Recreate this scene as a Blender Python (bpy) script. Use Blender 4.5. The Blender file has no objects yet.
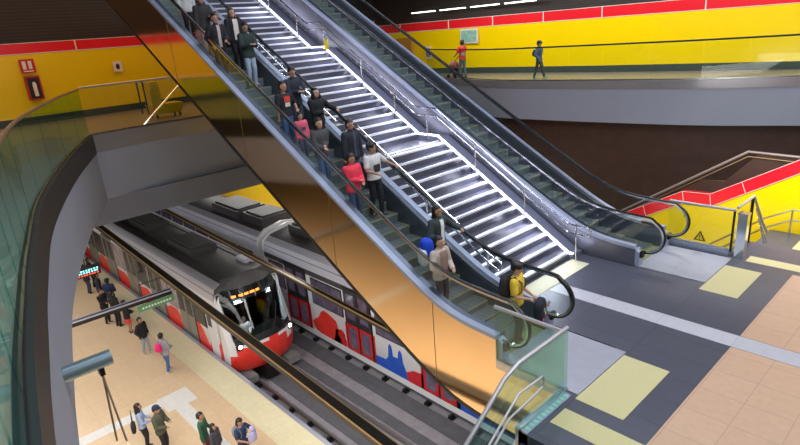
import bpy, bmesh, math, random
from mathutils import Vector, Matrix
random.seed(7)
S = bpy.context.scene; C = S.collection
# ------------------------------------------------------------------ helpers
def vec(*a): return Vector(a)
def _ramp_noise(nt, col, amt, scale):
    tc = nt.nodes.new('ShaderNodeTexCoord'); no = nt.nodes.new('ShaderNodeTexNoise')
    no.inputs['Scale'].default_value = scale; no.inputs['Detail'].default_value = 3
    nt.links.new(tc.outputs['Object'], no.inputs['Vector'])
    mx = nt.nodes.new('ShaderNodeMixRGB'); mx.inputs[1].default_value = (*[c*(1-amt) for c in col], 1)
    mx.inputs[2].default_value = (*[min(1, c*(1+amt)) for c in col], 1)
    nt.links.new(no.outputs['Fac'], mx.inputs[0]); return mx.outputs[0], tc
MC = {}
def mat(name, col, rough=.5, metal=0, amt=.12, scale=4, emit=0, bump=0, coat=0):
    if name in MC: return MC[name]
    m = bpy.data.materials.new(name); m.use_nodes = True; nt = m.node_tree
    b = nt.nodes['Principled BSDF']; out, tc = _ramp_noise(nt, col, amt, scale)
    nt.links.new(out, b.inputs['Base Color'])
    b.inputs['Roughness'].default_value = rough; b.inputs['Metallic'].default_value = metal
    b.inputs['Coat Weight'].default_value = coat
    if emit:
        b.inputs['Emission Color'].default_value = (*col, 1); b.inputs['Emission Strength'].default_value = emit
    if bump:
        n2 = nt.nodes.new('ShaderNodeTexNoise'); n2.inputs['Scale'].default_value = scale*6
        nt.links.new(tc.outputs['Object'], n2.inputs['Vector'])
        bp = nt.nodes.new('ShaderNodeBump'); bp.inputs['Strength'].default_value = bump; bp.inputs['Distance'].default_value = .02
        nt.links.new(n2.outputs['Fac'], bp.inputs['Height']); nt.links.new(bp.outputs[0], b.inputs['Normal'])
    MC[name] = m; return m
def tilemat(name, c1, c2, mortar, bw, bh, rough=.35, msize=.012, off=0.0, spec=.5):
    m = bpy.data.materials.new(name); m.use_nodes = True; nt = m.node_tree; b = nt.nodes['Principled BSDF']
    tc = nt.nodes.new('ShaderNodeTexCoord'); br = nt.nodes.new('ShaderNodeTexBrick')
    br.offset = off; br.inputs['Scale'].default_value = 1; br.inputs['Color1'].default_value = (*c1, 1)
    br.inputs['Color2'].default_value = (*c2, 1); br.inputs['Mortar'].default_value = (*mortar, 1)
    br.inputs['Mortar Size'].default_value = msize; br.inputs['Mortar Smooth'].default_value = .3
    br.inputs['Brick Width'].default_value = bw; br.inputs['Row Height'].default_value = bh
    nt.links.new(tc.outputs['Object'], br.inputs['Vector'])
    no = nt.nodes.new('ShaderNodeTexNoise'); no.inputs['Scale'].default_value = 9
    nt.links.new(tc.outputs['Object'], no.inputs['Vector'])
    mx = nt.nodes.new('ShaderNodeMixRGB'); mx.blend_type = 'MULTIPLY'; mx.inputs[0].default_value = .18
    nt.links.new(br.outputs['Color'], mx.inputs[1]); nt.links.new(no.outputs['Fac'], mx.inputs[2])
    nt.links.new(mx.outputs[0], b.inputs['Base Color']); b.inputs['Roughness'].default_value = rough
    b.inputs['Specular IOR Level'].default_value = spec
    return m
def slatmat(name, col, dark, scale, rough=.6):
    m = bpy.data.materials.new(name); m.use_nodes = True; nt = m.node_tree; b = nt.nodes['Principled BSDF']
    tc = nt.nodes.new('ShaderNodeTexCoord'); w = nt.nodes.new('ShaderNodeTexWave'); w.wave_type = 'BANDS'; w.bands_direction = 'Z'
    w.inputs['Scale'].default_value = scale; w.inputs['Distortion'].default_value = .3
    nt.links.new(tc.outputs['Object'], w.inputs['Vector'])
    no = nt.nodes.new('ShaderNodeTexNoise'); no.inputs['Scale'].default_value = 2.5
    nt.links.new(tc.outputs['Object'], no.inputs['Vector'])
    mx = nt.nodes.new('ShaderNodeMixRGB'); mx.inputs[1].default_value = (*dark, 1); mx.inputs[2].default_value = (*col, 1)
    nt.links.new(w.outputs['Fac'], mx.inputs[0])
    m2 = nt.nodes.new('ShaderNodeMixRGB'); m2.blend_type = 'MULTIPLY'; m2.inputs[0].default_value = .5
    nt.links.new(mx.outputs[0], m2.inputs[1]); nt.links.new(no.outputs['Fac'], m2.inputs[2])
    nt.links.new(m2.outputs[0], b.inputs['Base Color']); b.inputs['Roughness'].default_value = rough
    return m
def glassmat(name, tint, refl=1.0, rough=.02):
    m = bpy.data.materials.new(name); m.use_nodes = True; nt = m.node_tree; nt.nodes.remove(nt.nodes['Principled BSDF'])
    tr = nt.nodes.new('ShaderNodeBsdfTransparent'); tr.inputs[0].default_value = (*tint, 1)
    gl = nt.nodes.new('ShaderNodeBsdfGlossy'); gl.inputs['Roughness'].default_value = rough
    tc = nt.nodes.new('ShaderNodeTexCoord'); no = nt.nodes.new('ShaderNodeTexNoise'); no.inputs['Scale'].default_value = .6
    nt.links.new(tc.outputs['Object'], no.inputs['Vector'])
    lw = nt.nodes.new('ShaderNodeLayerWeight'); lw.inputs['Blend'].default_value = .5
    pw = nt.nodes.new('ShaderNodeMath'); pw.operation = 'POWER'; pw.inputs[1].default_value = 4.5
    nt.links.new(lw.outputs['Facing'], pw.inputs[0])
    ml = nt.nodes.new('ShaderNodeMath'); ml.operation = 'MULTIPLY_ADD'; ml.inputs[1].default_value = .8*refl; ml.inputs[2].default_value = .04*refl
    nt.links.new(pw.outputs[0], ml.inputs[0])
    mx = nt.nodes.new('ShaderNodeMixShader'); nt.links.new(ml.outputs[0], mx.inputs[0])
    nt.links.new(tr.outputs[0], mx.inputs[1]); nt.links.new(gl.outputs[0], mx.inputs[2])
    nt.links.new(mx.outputs[0], nt.nodes['Material Output'].inputs[0]); return m
class MB:
    def __init__(s): s.bm = bmesh.new(); s.mi = 0
    def face(s, vs):
        try: f = s.bm.faces.new(vs); f.material_index = s.mi; f.smooth = True; return f
        except ValueError: return None
    def v(s, p): return s.bm.verts.new(p)
    def box(s, x0, x1, y0, y1, z0, z1):
        p = [s.v((x, y, z)) for x in (x0, x1) for y in (y0, y1) for z in (z0, z1)]
        for q in ((0,1,3,2),(4,6,7,5),(0,4,5,1),(2,3,7,6),(0,2,6,4),(1,5,7,3)): s.face([p[i] for i in q])
        return s
    def loft(s, rings, cap=True, close=True):
        R = [[s.v(p) for p in r] for r in rings]; n = len(R[0])
        for a, b in zip(R, R[1:]):
            for i in range(n if close else n-1): s.face((a[i], a[(i+1) % n], b[(i+1) % n], b[i]))
        if cap: s.face(R[0][::-1]); s.face(R[-1])
        return s
    def prism(s, pts, a, b, axis='y'):    # pts 2d polygon extruded along an axis
        f = {'y': lambda p, t: (p[0], t, p[1]), 'z': lambda p, t: (p[0], p[1], t), 'x': lambda p, t: (t, p[0], p[1])}[axis]
        return s.loft([[f(p, a) for p in pts], [f(p, b) for p in pts]])
    def tube(s, pts, r, n=8, cap=True, ry=None):
        pts = [Vector(p) for p in pts]; rings = []; up0 = None
        for i, p in enumerate(pts):
            d = (pts[min(i+1, len(pts)-1)] - pts[max(i-1, 0)]).normalized()
            up = Vector((0, 0, 1)) if abs(d.z) < .95 else Vector((0, 1, 0))
            if up0 is not None and abs(d.dot(up0)) < .9: up = up0
            a = d.cross(up).normalized(); b = a.cross(d).normalized(); up0 = b
            rr = r[i] if isinstance(r, (list, tuple)) else r; rb = rr if ry is None else ry
            rings.append([p + a*rr*math.cos(t) + b*rb*math.sin(t) for t in [2*math.pi*k/n for k in range(n)]])
        return s.loft(rings, cap)
    def ell(s, c, r, rot=None, nu=12, nv=8, shape=None):
        c = Vector(c); rings = []
        for j in range(1, nv):
            ph = math.pi*j/nv
            ring = []
            for k in range(nu):
                th = 2*math.pi*k/nu
                q = Vector((math.sin(ph)*math.cos(th), math.sin(ph)*math.sin(th), -math.cos(ph)))
                if shape: q = shape(q)
                q = Vector((q.x*r[0], q.y*r[1], q.z*r[2]))
                if rot is not None: q = rot @ q
                ring.append(c + q)
            rings.append(ring)
        R = [[s.v(p) for p in g] for g in rings]
        for a, b in zip(R, R[1:]):
            for i in range(nu): s.face((a[i], a[(i+1) % nu], b[(i+1) % nu], b[i]))
        def pole(z):
            q = Vector((0, 0, z*r[2])); q = rot @ q if rot is not None else q; return s.v(c+q)
        b0, b1 = pole(-1), pole(1)
        for i in range(nu): s.face((R[0][(i+1) % nu], R[0][i], b0)); s.face((R[-1][i], R[-1][(i+1) % nu], b1))
        return s
    def cap(s, p0, p1, r0, r1, n=10):     # round cone
        p0 = Vector(p0); p1 = Vector(p1); d = (p1-p0).normalized()
        pts, rs = [], []
        for t in (-.95, -.7, -.35, 0): pts.append(p0 + d*r0*t); rs.append(r0*math.sqrt(1-t*t))
        for t in (0, .35, .7, .95): pts.append(p1 + d*r1*t); rs.append(r1*math.sqrt(1-t*t))
        return s.tube(pts, rs, n)
    def build(s, name, mats, parent=None, local=False, smooth=35):
        bmesh.ops.recalc_face_normals(s.bm, faces=s.bm.faces)
        me = bpy.data.meshes.new(name); s.bm.to_mesh(me); s.bm.free()
        return link(name, me, mats, parent, local, smooth)
def link(name, me, mats, parent=None, local=False, smooth=35):
    for m in (mats if isinstance(mats, (list, tuple)) else [mats]): me.materials.append(m)
    if smooth: me.set_sharp_from_angle(angle=math.radians(smooth))
    o = bpy.data.objects.new(name, me); C.objects.link(o)
    if parent:
        o.parent = parent
        if not local: o.matrix_parent_inverse = parent_world(parent).inverted()
    return o
def parent_world(p):
    if p.parent: return parent_world(p.parent) @ p.matrix_parent_inverse @ p.matrix_basis
    return p.matrix_basis.copy()
def thing(name, label, cat, loc=(0, 0, 0), rz=0, group=None):
    o = bpy.data.objects.new(name, None); C.objects.link(o); o.location = loc; o.rotation_euler = (0, 0, rz)
    o.empty_display_size = .1
    return tag(o, label, cat, group)
def tag(o, label, cat, group=None):
    o['label'] = label; o['category'] = cat
    if group: o['group'] = group
    return o
def struct(name, mb, m, smooth=35): o = mb.build(name, m, None, smooth=smooth); o['kind'] = 'structure'; return o
def copy_tree(o, parent=None):
    c = o.copy(); C.objects.link(c)
    if parent: c.parent = parent
    for ch in o.children: copy_tree(ch, c)
    return c
def remesh(mb, vox, sm=4):
    bmesh.ops.recalc_face_normals(mb.bm, faces=mb.bm.faces)
    me = bpy.data.meshes.new('tmp'); mb.bm.to_mesh(me); mb.bm.free()
    o = bpy.data.objects.new('tmp', me); C.objects.link(o)
    r = o.modifiers.new('r', 'REMESH'); r.mode = 'VOXEL'; r.voxel_size = vox; r.use_smooth_shade = True
    if sm: q = o.modifiers.new('s', 'SMOOTH'); q.iterations = sm; q.factor = .5
    dg = bpy.context.evaluated_depsgraph_get(); out = bpy.data.meshes.new_from_object(o.evaluated_get(dg))
    bpy.data.objects.remove(o); bpy.data.meshes.remove(me); return out
def catmull(pts, n=8):
    P = [Vector(p) for p in pts]; out = []
    for i in range(len(P)-1):
        p0, p1, p2, p3 = P[max(i-1, 0)], P[i], P[i+1], P[min(i+2, len(P)-1)]
        for k in range(n):
            t = k/n
            out.append(.5*((2*p1)+(-p0+p2)*t+(2*p0-5*p1+4*p2-p3)*t*t+(-p0+3*p1-3*p2+p3)*t**3))
    out.append(P[-1]); return out
def ribbon(mb, line, z0, z1, th, side=1):   # vertical wall of some thickness following a plan polyline; thickness goes to the given side
    n = len(line); rings = []
    for i, p in enumerate(line):
        d = (line[min(i+1, n-1)] - line[max(i-1, 0)]).to_2d().normalized(); nn = Vector((-d.y, d.x))*th*side
        a = Vector((p[0], p[1])); b = a + nn
        rings.append([(a.x, a.y, z0), (a.x, a.y, z1), (b.x, b.y, z1), (b.x, b.y, z0)])
    return mb.loft(rings)
def offs(line, d):
    n = len(line); out = []
    for i, p in enumerate(line):
        t = (line[min(i+1, n-1)] - line[max(i-1, 0)]).to_2d().normalized(); out.append(Vector((p[0]-t.y*d, p[1]+t.x*d)))
    return out

# ------------------------------------------------------------------ materials
M = dict(
 steel=mat('brushed_steel', (.55, .56, .60), .28, 1, .1, 3),
 satin=mat('satin_steel', (.50, .49, .52), .42, .55, .05, 3),
 chrome=mat('chrome', (.75, .76, .8), .15, 1, .05, 3),
 rubber=mat('black_rubber', (.012, .012, .014), .28, 0, .2, 8),
 alu=mat('anodised_aluminium', (.40, .43, .55), .38, .6, .08, 2),
 deck=mat('deck_aluminium', (.46, .50, .68), .4, .25, .06, 2),
 warm_refl=mat('polished_warm_reflection', (.86, .63, .38), .10, 1, .05, .7),  # polished steel; warm platform reflection tinted into its colour
 silverclad=mat('silver_cladding', (.20, .20, .24), .35, .7, .10, 1),
 stepm=mat('escalator_step', (.14, .18, .19), .45, .3, .2, 12),
 stepy=mat('step_yellow', (.27, .28, .14), .5, 0, .15, 8),
 skirt=mat('skirt_steel', (.16, .18, .22), .3, .8, .1, 4),
 plate=mat('landing_plate', (.47, .48, .56), .42, .4, .12, 6),
 yellow=mat('yellow_wall_panel', (.95, .68, .0), .22, 0, .04, .6, coat=.4),
 red=mat('red_wall_panel', (.82, .012, .025), .25, 0, .05, .6, coat=.4),
 white=mat('white_joint', (.85, .8, .78), .5),
 fascia=mat('grey_fascia', (.32, .345, .43), .55, 0, .07, .8),
 fascia2=mat('beam_grey', (.22, .235, .29), .6, 0, .07, .8),
 shoe=mat('dark_shoe', (.022, .021, .023), .5, 0, .15, 2),
 capm=mat('polished_cap', (.32, .31, .33), .22, .3, .1, 1),
 dark=mat('dark_base', (.05, .07, .06), .4),
 black=mat('matt_black', (.012, .012, .013), .5),
 blackmetal=mat('black_metal', (.02, .018, .018), .35, .4),
 brass=mat('brass_edge', (.36, .25, .11), .4, .6),
 cream=mat('cream_tactile', (.72, .68, .48), .6, 0, .1, 30, bump=.3),
 tact=mat('yellow_tactile', (.66, .60, .32), .6, 0, .1, 40, bump=.4),
 bed=mat('track_bed', (.27, .25, .28), .85, 0, .35, 3, bump=.4),
 beddark=mat('track_bed_dark', (.10, .10, .115), .8, 0, .3, 3, bump=.3),
 rail=mat('rail_steel', (.30, .28, .28), .35, .8),
 ceil=mat('dark_ceiling', (.03, .026, .025), .8),
 conc=mat('grey_wall', (.20, .20, .20), .7, 0, .12, 1),
 trainw=mat('train_white', (.78, .77, .80), .3, 0, .04, 1, coat=.3),
 trainr=mat('train_red', (.62, .015, .02), .3, 0, .1, 2, coat=.3),
 trainr2=mat('train_bright_red', (.85, .045, .03), .35, 0, .25, 5),
 trainb=mat('train_blue', (.02, .10, .55), .35, 0, .35, 4),
 trainp=mat('train_pink', (.75, .30, .35), .35, 0, .3, 4),
 roofm=mat('train_roof', (.085, .08, .085), .45, .2, .15, 1),
 silver=mat('train_silver', (.62, .62, .72), .35, .4, .06, 1),
 doorm=mat('train_door', (.34, .32, .28), .35, .5, .15, 2),
 doordark=mat('door_dark', (.05, .045, .05), .3, .3),
 tglass=mat('train_window', (.035, .035, .05), .08, 0, .5, 2),
 tlit=mat('train_window_lit', (.11, .09, .14), .15, 0, .9, 3.5, emit=.12),
 lamp=mat('headlight', (1, .98, .95), .3, emit=9),
 led=mat('led_strip', (.86, .88, 1), .4, emit=9),
 ledceil=mat('lamp_diffuser', (1, .97, .9), .4, emit=3.5),
 orange=mat('orange_display', (1, .25, .03), .4, emit=2.5),
 cyan=mat('cyan_display', (.3, .85, .9), .4, emit=1.6),
 redled=mat('red_display', (1, .08, .05), .4, emit=1.5),
 green=mat('green_sign', (.10, .30, .13), .5),
 signred=mat('fire_red', (.55, .01, .01), .4),
 nose=mat('stair_nosing', (.72, .74, .82), .3, .3, .06, 6),
 tread=mat('stair_tread', (.08, .08, .11), .26, .1, .15, 5),
 cart=mat('cart_yellow', (.80, .62, .02), .4), poster=mat('poster', (.30, .55, .45), .4, 0, .5, 6),
 orangew=mat('orange_elevator', (.60, .25, .04), .35),
 braket=mat('bluegrey_tube', (.26, .36, .40), .35, .5, .1, 3), rope=mat('rope', (.42, .32, .22), .8),
 skin=mat('skin', (.42, .22, .14), .5), skin2=mat('skin_light', (.55, .31, .21), .5),
 hair=mat('black_hair', (.012, .009, .008), .45), hairb=mat('brown_hair', (.10, .05, .025), .45),
 eye=mat('eye', (.02, .015, .012), .2), lip=mat('lip', (.35, .10, .08), .5),
)
M['glass'] = glassmat('clear_glass', (.93, .96, .955), 1.0)
M['gglass'] = glassmat('green_glass', (.72, .90, .87), 1.6)
M['gglass2'] = glassmat('balcony_glass', (.70, .90, .89), .35)
M['wind'] = glassmat('windshield_glass', (.55, .6, .6), 1.0)
M['mezz'] = tilemat('mezzanine_dark_tile', (.085, .09, .125), (.095, .10, .135), (.068, .07, .095), 1.18, .59, .38)
M['orangetile'] = tilemat('orange_tile', (.64, .42, .29), (.67, .445, .31), (.53, .35, .25), .59, .59, .45, .008)
M['striptile'] = tilemat('pale_strip_tile', (.55, .55, .62), (.58, .58, .65), (.45, .45, .5), 1.2, .6, .4, .008)
M['plat'] = tilemat('platform_tile', (.72, .52, .33), (.74, .54, .35), (.62, .45, .28), .9, .9, .30, .008)
M['platwhite'] = tilemat('platform_white', (.72, .70, .68), (.75, .73, .70), (.66, .64, .62), .3, .3, .5, .008)
M['platcream'] = tilemat('platform_cream', (.74, .66, .42), (.77, .69, .46), (.69, .62, .43), .36, .36, .5, .01)
M['corr'] = tilemat('corridor_tile', (.30, .27, .24), (.33, .30, .27), (.28, .24, .2), .6, .6, .3)
M['slat'] = slatmat('brown_slats', (.115, .052, .034), (.06, .028, .019), 6)
M['slatdark'] = slatmat('dark_slats', (.040, .022, .018), (.014, .009, .008), 2.6)

# ------------------------------------------------------------------ setting: floors, walls
SB = .5
f = MB(); f.box(-3.75, 7, 5.2, 14.0, -SB, 0); f.box(-6.35, -3.75, 7.92, 11.15, -SB, 0); f.box(-2.3, 7, 0.5, 5.2, -SB, 0); f.box(-1.2, 7, 14.0, 14.85, -SB, 0)
f.box(-5.0, -3.75, 12.77, 12.95, -SB, 0)
struct('floor', f, M['mezz'])
f = MB(); f.box(-2.39, 7, 5.72, 9.06, -.02, .004); f.box(-2.39, 7, 9.49, 12.55, -.02, .004); struct('floor', f, M['orangetile'])
f = MB(); f.box(-5.75, 7, 9.07, 9.48, -.02, .005); struct('trim_1', f, M['striptile'])
def pad(label, x0, x1, y0, y1, m='tact', z=.006, group=None):
    o = MB().box(x0, x1, y0, y1, z-.03, z).build('tactile_paving', M[m]); return tag(o, label, 'tactile paving', group)
pad('square yellow tactile panel in front of the near escalator landing plate', -3.54, -2.82, 6.29, 7.78)
pad('long yellow tactile strip at the head of the near stair down', -3.53, 3.0, 5.62, 6.01)
pad('yellow tactile panel in front of the far right escalator landing plate', -3.54, -2.86, 10.85, 12.3)
pad('long cream tactile strip at the head of the far stair down', -3.3, 3.0, 12.75, 13.1)
pad('pale tactile band lying across the foot of the lit staircase', -6.22, -5.78, 8.1, 10.72, 'cream')
# near platform, track bed, far platform
f = MB(); f.box(-70, 12, -14, 6.98, -6.65, -5.7); struct('floor_platform_near', f, M['plat'])
f = MB(); f.box(-70, 12, 5.95, 6.86, -5.72, -5.694); struct('trim_2', f, M['platcream'])
f = MB(); f.box(-70, 12, 6.88, 7.0, -5.9, -5.69); struct('trim_3', f, M['alu'])
f = MB(); f.box(-17.4, -16.95, -3, 4.38, -5.72, -5.693); f.box(-17.5, -16.55, 4.38, 5.35, -5.72, -5.692); f.box(-16.55, 12, 4.6, 5.03, -5.72, -5.693)
struct('trim_4', f, M['platwhite'])
f = MB(); f.box(-70, 12, 6.98, 14.2, -7.2, -6.65); struct('floor_track_bed', f, M['bed'])
f = MB()
for y0, y1, z in ((8.15, 8.75, .03), (9.35, 9.75, .02), (10.2, 10.8, .05), (7.0, 7.35, .05)): f.box(-70, 12, y0, y1, -6.66, -6.65+z)
struct('trim_5', f, M['beddark'])
f = MB(); f.box(-70, 12, 14.2, 18.0, -6.65, -5.7); struct('floor_platform_far', f, M['plat'])
def track(y, label):
    t = thing('railway_track', label, 'track', (-10, y, -6.65), 0, None)
    for s in (-1, 1):
        MB().prism([(y+s*.66-.06, -6.65), (y+s*.66-.015, -6.62), (y+s*.66-.012, -6.54), (y+s*.66-.035, -6.52), (y+s*.66-.035, -6.48), (y+s*.66+.035, -6.48), (y+s*.66+.035, -6.52), (y+s*.66+.012, -6.54), (y+s*.66+.015, -6.62), (y+s*.66+.06, -6.65)], -60, 10, 'x').build('rail', M['rail'], t)
    return t
ta = track(8.42, 'near pair of steel rails running from under the front of the left train')
tb = track(12.25, 'far pair of steel rails beneath the right train')
for i in range(14):
    for y, t in ((7.72, ta), (10.95, tb)):
        m = MB(); x = -19+i*1.07; m.box(x-.1, x+.1, y-.09, y+.09, -6.66, -6.59); m.box(x-.05, x+.05, y-.12, y+.05, -6.6, -6.5); m.build('fastener', M['black'], t)

# curved balcony ring (near left), far ledge on the left, walkway on the right
N = catmull([(-19.28, 4.86), (-15.59, 3.32), (-11.58, 1.91), (-8.56, 1.14), (-6.72, .74), (-4.59, .33), (-2, -.02), (1, -.12), (6, .2)], 8)
FL = [Vector(p) for p in ((-19.28, 4.86), (-19.55, 6.9), (-19.6, 9), (-19.7, 13.2))]
RW = catmull([(-22.6, 23.0), (-20.7, 22.0), (-18, 20.9), (-15.5, 20.3), (-13.5, 20.4), (-11, 20.7), (-7.6, 21.3), (-4.9, 22.3), (-1, 23.8), (6, 26.0)], 6)
m = MB(); ribbon(m, offs(N, .03), 2.28, 2.86, .16, -1); struct('trim_6', m, M['shoe'])
m = MB(); ribbon(m, N, .8, 2.28, .3, -1); struct('wall_ring_near', m, M['fascia'])
m = MB(); ribbon(m, FL, 2.3, 2.82, .35, 1)
struct('trim_7', m, M['capm'])
m = MB(); ribbon(m, [p+Vector((-.02, 0)) for p in FL], .8, 2.3, .3, 1); struct('wall_ledge_left', m, M['fascia'])
m = MB(); m.box(-20.3, -19.38, 3.0, 13.2, -.02, .8); struct('wall_beam_left', m, M['fascia2'])
# corridor floor of the left balcony (polygon bounded by the ring edge)
m = MB()
NI = offs(N, -.14)
poly = [(p.x, p.y) for p in NI] + [(6, -6), (-27, -6), (-27, 13.2), (-19.9, 13.2), (-19.75, 6.9)]
vs0 = [m.v((x, y, 2.8)) for x, y in poly]; vs1 = [m.v((x, y, 2.35)) for x, y in poly]
m.face(vs0); m.face(vs1[::-1])
for i in range(len(poly)): j = (i+1) % len(poly); m.face((vs0[j], vs0[i], vs1[i], vs1[j]))
bmesh.ops.triangulate(m.bm, faces=m.bm.faces[:2])
struct('floor_balcony_left', m, M['corr'])
m = MB(); ribbon(m, RW, 2.5, 2.8, .3, 1); struct('trim_8', m, M['capm'])
m = MB(); ribbon(m, offs(RW, .02), 1.22, 2.5, .3, 1); struct('wall_ledge_right', m, M['fascia'])
WR = [Vector(p) for p in ((-26, 22.6), (-24.4, 23.1), (-21.3, 23.7), (-12.8, 24.06), (-8.81, 24.56), (-5.57, 24.97), (-1, 26.0), (6, 28.5))]
m = MB()
ra = offs(RW, .3)
for i in range(len(ra)-1):
    pass
poly = [(p.x, p.y) for p in ra] + [(6, 30), (-27, 30), (-27, 23)]
vs0 = [m.v((x, y, 2.795)) for x, y in poly]; vs1 = [m.v((x, y, 2.5)) for x, y in poly]
m.face(vs0[::-1]); m.face(vs1)
for i in range(len(poly)): j = (i+1) % len(poly); m.face((vs0[j], vs0[i], vs1[i], vs1[j]))
bmesh.ops.triangulate(m.bm, faces=m.bm.faces[:2])
struct('floor_walkway_right', m, M['corr'])
# dark slatted wall below the walkway
m = MB(); ribbon(m, offs(RW, .45), -7.0, 1.3, .2, 1); struct('wall_slatted_right', m, M['slat'])
# yellow and red corridor walls
def bands(line, zy0, zy1, zr0, zr1, ztop, nm, step, slat='slatdark'):
    m = MB(); ribbon(m, line, zy0+.28, zy1, .1, 1); struct('wall_'+nm, m, M['yellow'])
    m = MB(); ribbon(m, line, zy0, zy0+.28, .1, 1); struct('baseboard_'+nm, m, M['dark'])
    m = MB(); ribbon(m, [p for p in offs(line, -.015)], zr0, zr1, .1, 1); struct('trim_'+nm, m, M['red'])
    m = MB(); ribbon(m, line, zr1, ztop, .1, 1); struct('wall_upper_'+nm, m, M[slat])
    m = MB()
    L = []
    for a, b in zip(line, line[1:]):
        n = max(1, round((b-a).length/step))
        for k in range(n): L.append((a.lerp(b, k/n), (b-a).normalized()))
    for p, d in L:
        q = p + Vector((d.y, -d.x))*.03
        m.box(q.x-.008-abs(d.x)*.012, q.x+.008+abs(d.x)*.012, q.y-.008-abs(d.y)*.012, q.y+.008+abs(d.y)*.012, zr0, zr1)
    o1 = offs(line, -.03)
    ribbon(m, o1, zr0-.012, zr0+.006, .02, 1); ribbon(m, o1, zr1-.008, zr1+.012, .02, 1)
    struct('trim_joint_'+nm, m, M['white'])
bands(WR, 2.8, 5.06, 5.08, 5.52, 8.5, 'right', 2.9)
WL = [Vector(p) for p in ((-26.0, -6), (-26.1, 13.2), (-26.0, 22.6))]
bands(WL, 2.8, 5.40, 5.42, 5.80, 9.5, 'left', 3.2)
m = MB(); m.box(-27, 6, -6.3, -6, 2.8, 9.5); struct('wall_behind', m, M['conc'])
# lower far wall, and the yellow wall beside the far stair
m = MB(); m.box(-70, 10, 18.0, 18.2, -5.7, -3.2); struct('wall_far_platform', m, M['yellow'])
m = MB(); m.box(-70, -15, 18.0, 18.2, -3.2, 0.8); struct('wall_far_upper', m, M['ceil'])
m = MB(); m.prism([(-12, -5.7), (-12, -3.9), (-8.49, -1.55), (-6.2, -.30), (-5.45, -.27), (-3.4, .98), (6, 6.6), (6, -5.7)], 17.0, 17.15); struct('wall_stair_yellow', m, M['yellow'])
pr = [(-12, -3.9), (-8.49, -1.55), (-6.2, -.30), (-5.45, -.27), (-3.4, .98), (6, 6.6)]
pt = [(-12, -3.4), (-8.49, -1.2), (-6.26, .06), (-5.5, .09), (-3.4, 1.36), (6, 7.05)]
m = MB(); m.prism(pr + pt[::-1], 16.97, 17.16); struct('trim_stair_red', m, M['red'])
m = MB()
for a in (pr, pt):
    for (x0, z0), (x1, z1) in zip(a, a[1:]): m.tube([(x0, 16.965, z0), (x1, 16.965, z1)], .006, 6)
for a, b in list(zip(pr, pt))[2:4] + [((-4.6, .25), (-4.72, .56)), ((-7.3, -.9), (-7.4, -.58))]: m.tube([(a[0], 16.96, a[1]), (b[0], 16.96, b[1])], .007, 6)
struct('trim_9', m, M['white'])
m = MB(); m.prism([(-12, -3.6), (-9.0, -1.6), (-6.1, .25), (-5.4, .3), (-4.6, 1.2), (6, 1.2), (6, -1), (-12, -5)], 17.75, 17.85); struct('wall_stair_slatted', m, M['slat'])
# ceiling and the underside above platforms beyond
m = MB(); m.box(-70, 7, -14, 31, 10.5, 10.8); struct('ceiling', m, M['ceil'])
m = MB(); m.box(-70, -20.3, -14, 20, .8, 1.2); struct('ceiling_platform', m, M['ceil'])
m = MB(); m.box(-70, 7, -14.2, -14, -5.7, 2.3); struct('wall_platform_near', m, M['yellow'])
m = MB(); m.box(6.9, 7.1, -14, 31, -6.6, 10.5); struct('wall_end_right', m, M['conc'])
m = MB(); m.box(-70.2, -70, -14, 20, -7, 1); struct('wall_end_left', m, M['conc'])
m = MB(); m.box(-27, 7, 30, 30.2, 2.8, 10.5); struct('wall_back', m, M['conc'])
m = MB(); m.prism([(p.x, p.y) for p in WR] + [(6, 30), (-26, 30)], 6.9, 7.1, 'z'); struct('ceiling_corridor', m, M['ceil'])

# balustrades of the balconies
def balustrade(label, line, z0, zr, glass, seg, side, railr=.032, railm='steel', nmj=None, group=None):
    t = thing('glass_balustrade', label, 'balustrade', (line[0].x, line[0].y, z0), 0, group)
    m = MB(); m.tube([(p.x, p.y, zr) for p in line], railr, 8); m.build('handrail', M[railm], t)
    n = len(line); i = 0
    while i < n-1:
        j = min(i+seg, n-1); sub = [line[k].copy() for k in range(i, j+1)]
        if len(sub) > 1:
            d0 = (sub[1]-sub[0]).normalized(); sub[0] = sub[0]+d0*.012
            d1 = (sub[-1]-sub[-2]).normalized(); sub[-1] = sub[-1]-d1*.012
        m = MB(); ribbon(m, sub, z0, zr-.02, .018, side); m.build('glass_panel', glass, t); i = j
    m = MB(); ribbon(m, line, z0-.02, z0+.05, .03, side); m.build('clamp_profile', M['steel'], t)
    return t
balustrade('curved glass balustrade with steel rail sweeping along the near left balcony', offs(N, -.05), 2.84, 4.25, M['gglass2'], 4, -1)
FLs = [FL[0].lerp(FL[1], k/2) for k in range(2)] + [FL[1].lerp(FL[2], k/2) for k in range(2)] + [FL[2].lerp(FL[3], k/3) for k in range(4)]
balustrade('straight glass balustrade with steel rail on the far left ledge before the yellow wall', [p+Vector((-.2, 0)) for p in FLs], 2.82, 4.27, M['glass'], 1, 1)
balustrade('long glass balustrade along the upper right walkway where two people walk', offs(RW, .15), 2.8, 4.12, glassmat('walkway_glass', (.93, .96, .94), .35), 3, 1, railm='blackmetal')
t = MB().tube([(-19.95, 6.69, 2.82), (-19.95, 8.24, 4.05)], .035, 8).build('brace_bar', M['chrome']); tag(t, 'slanted bright metal bar leaning against the far left balustrade', 'bar')

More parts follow.
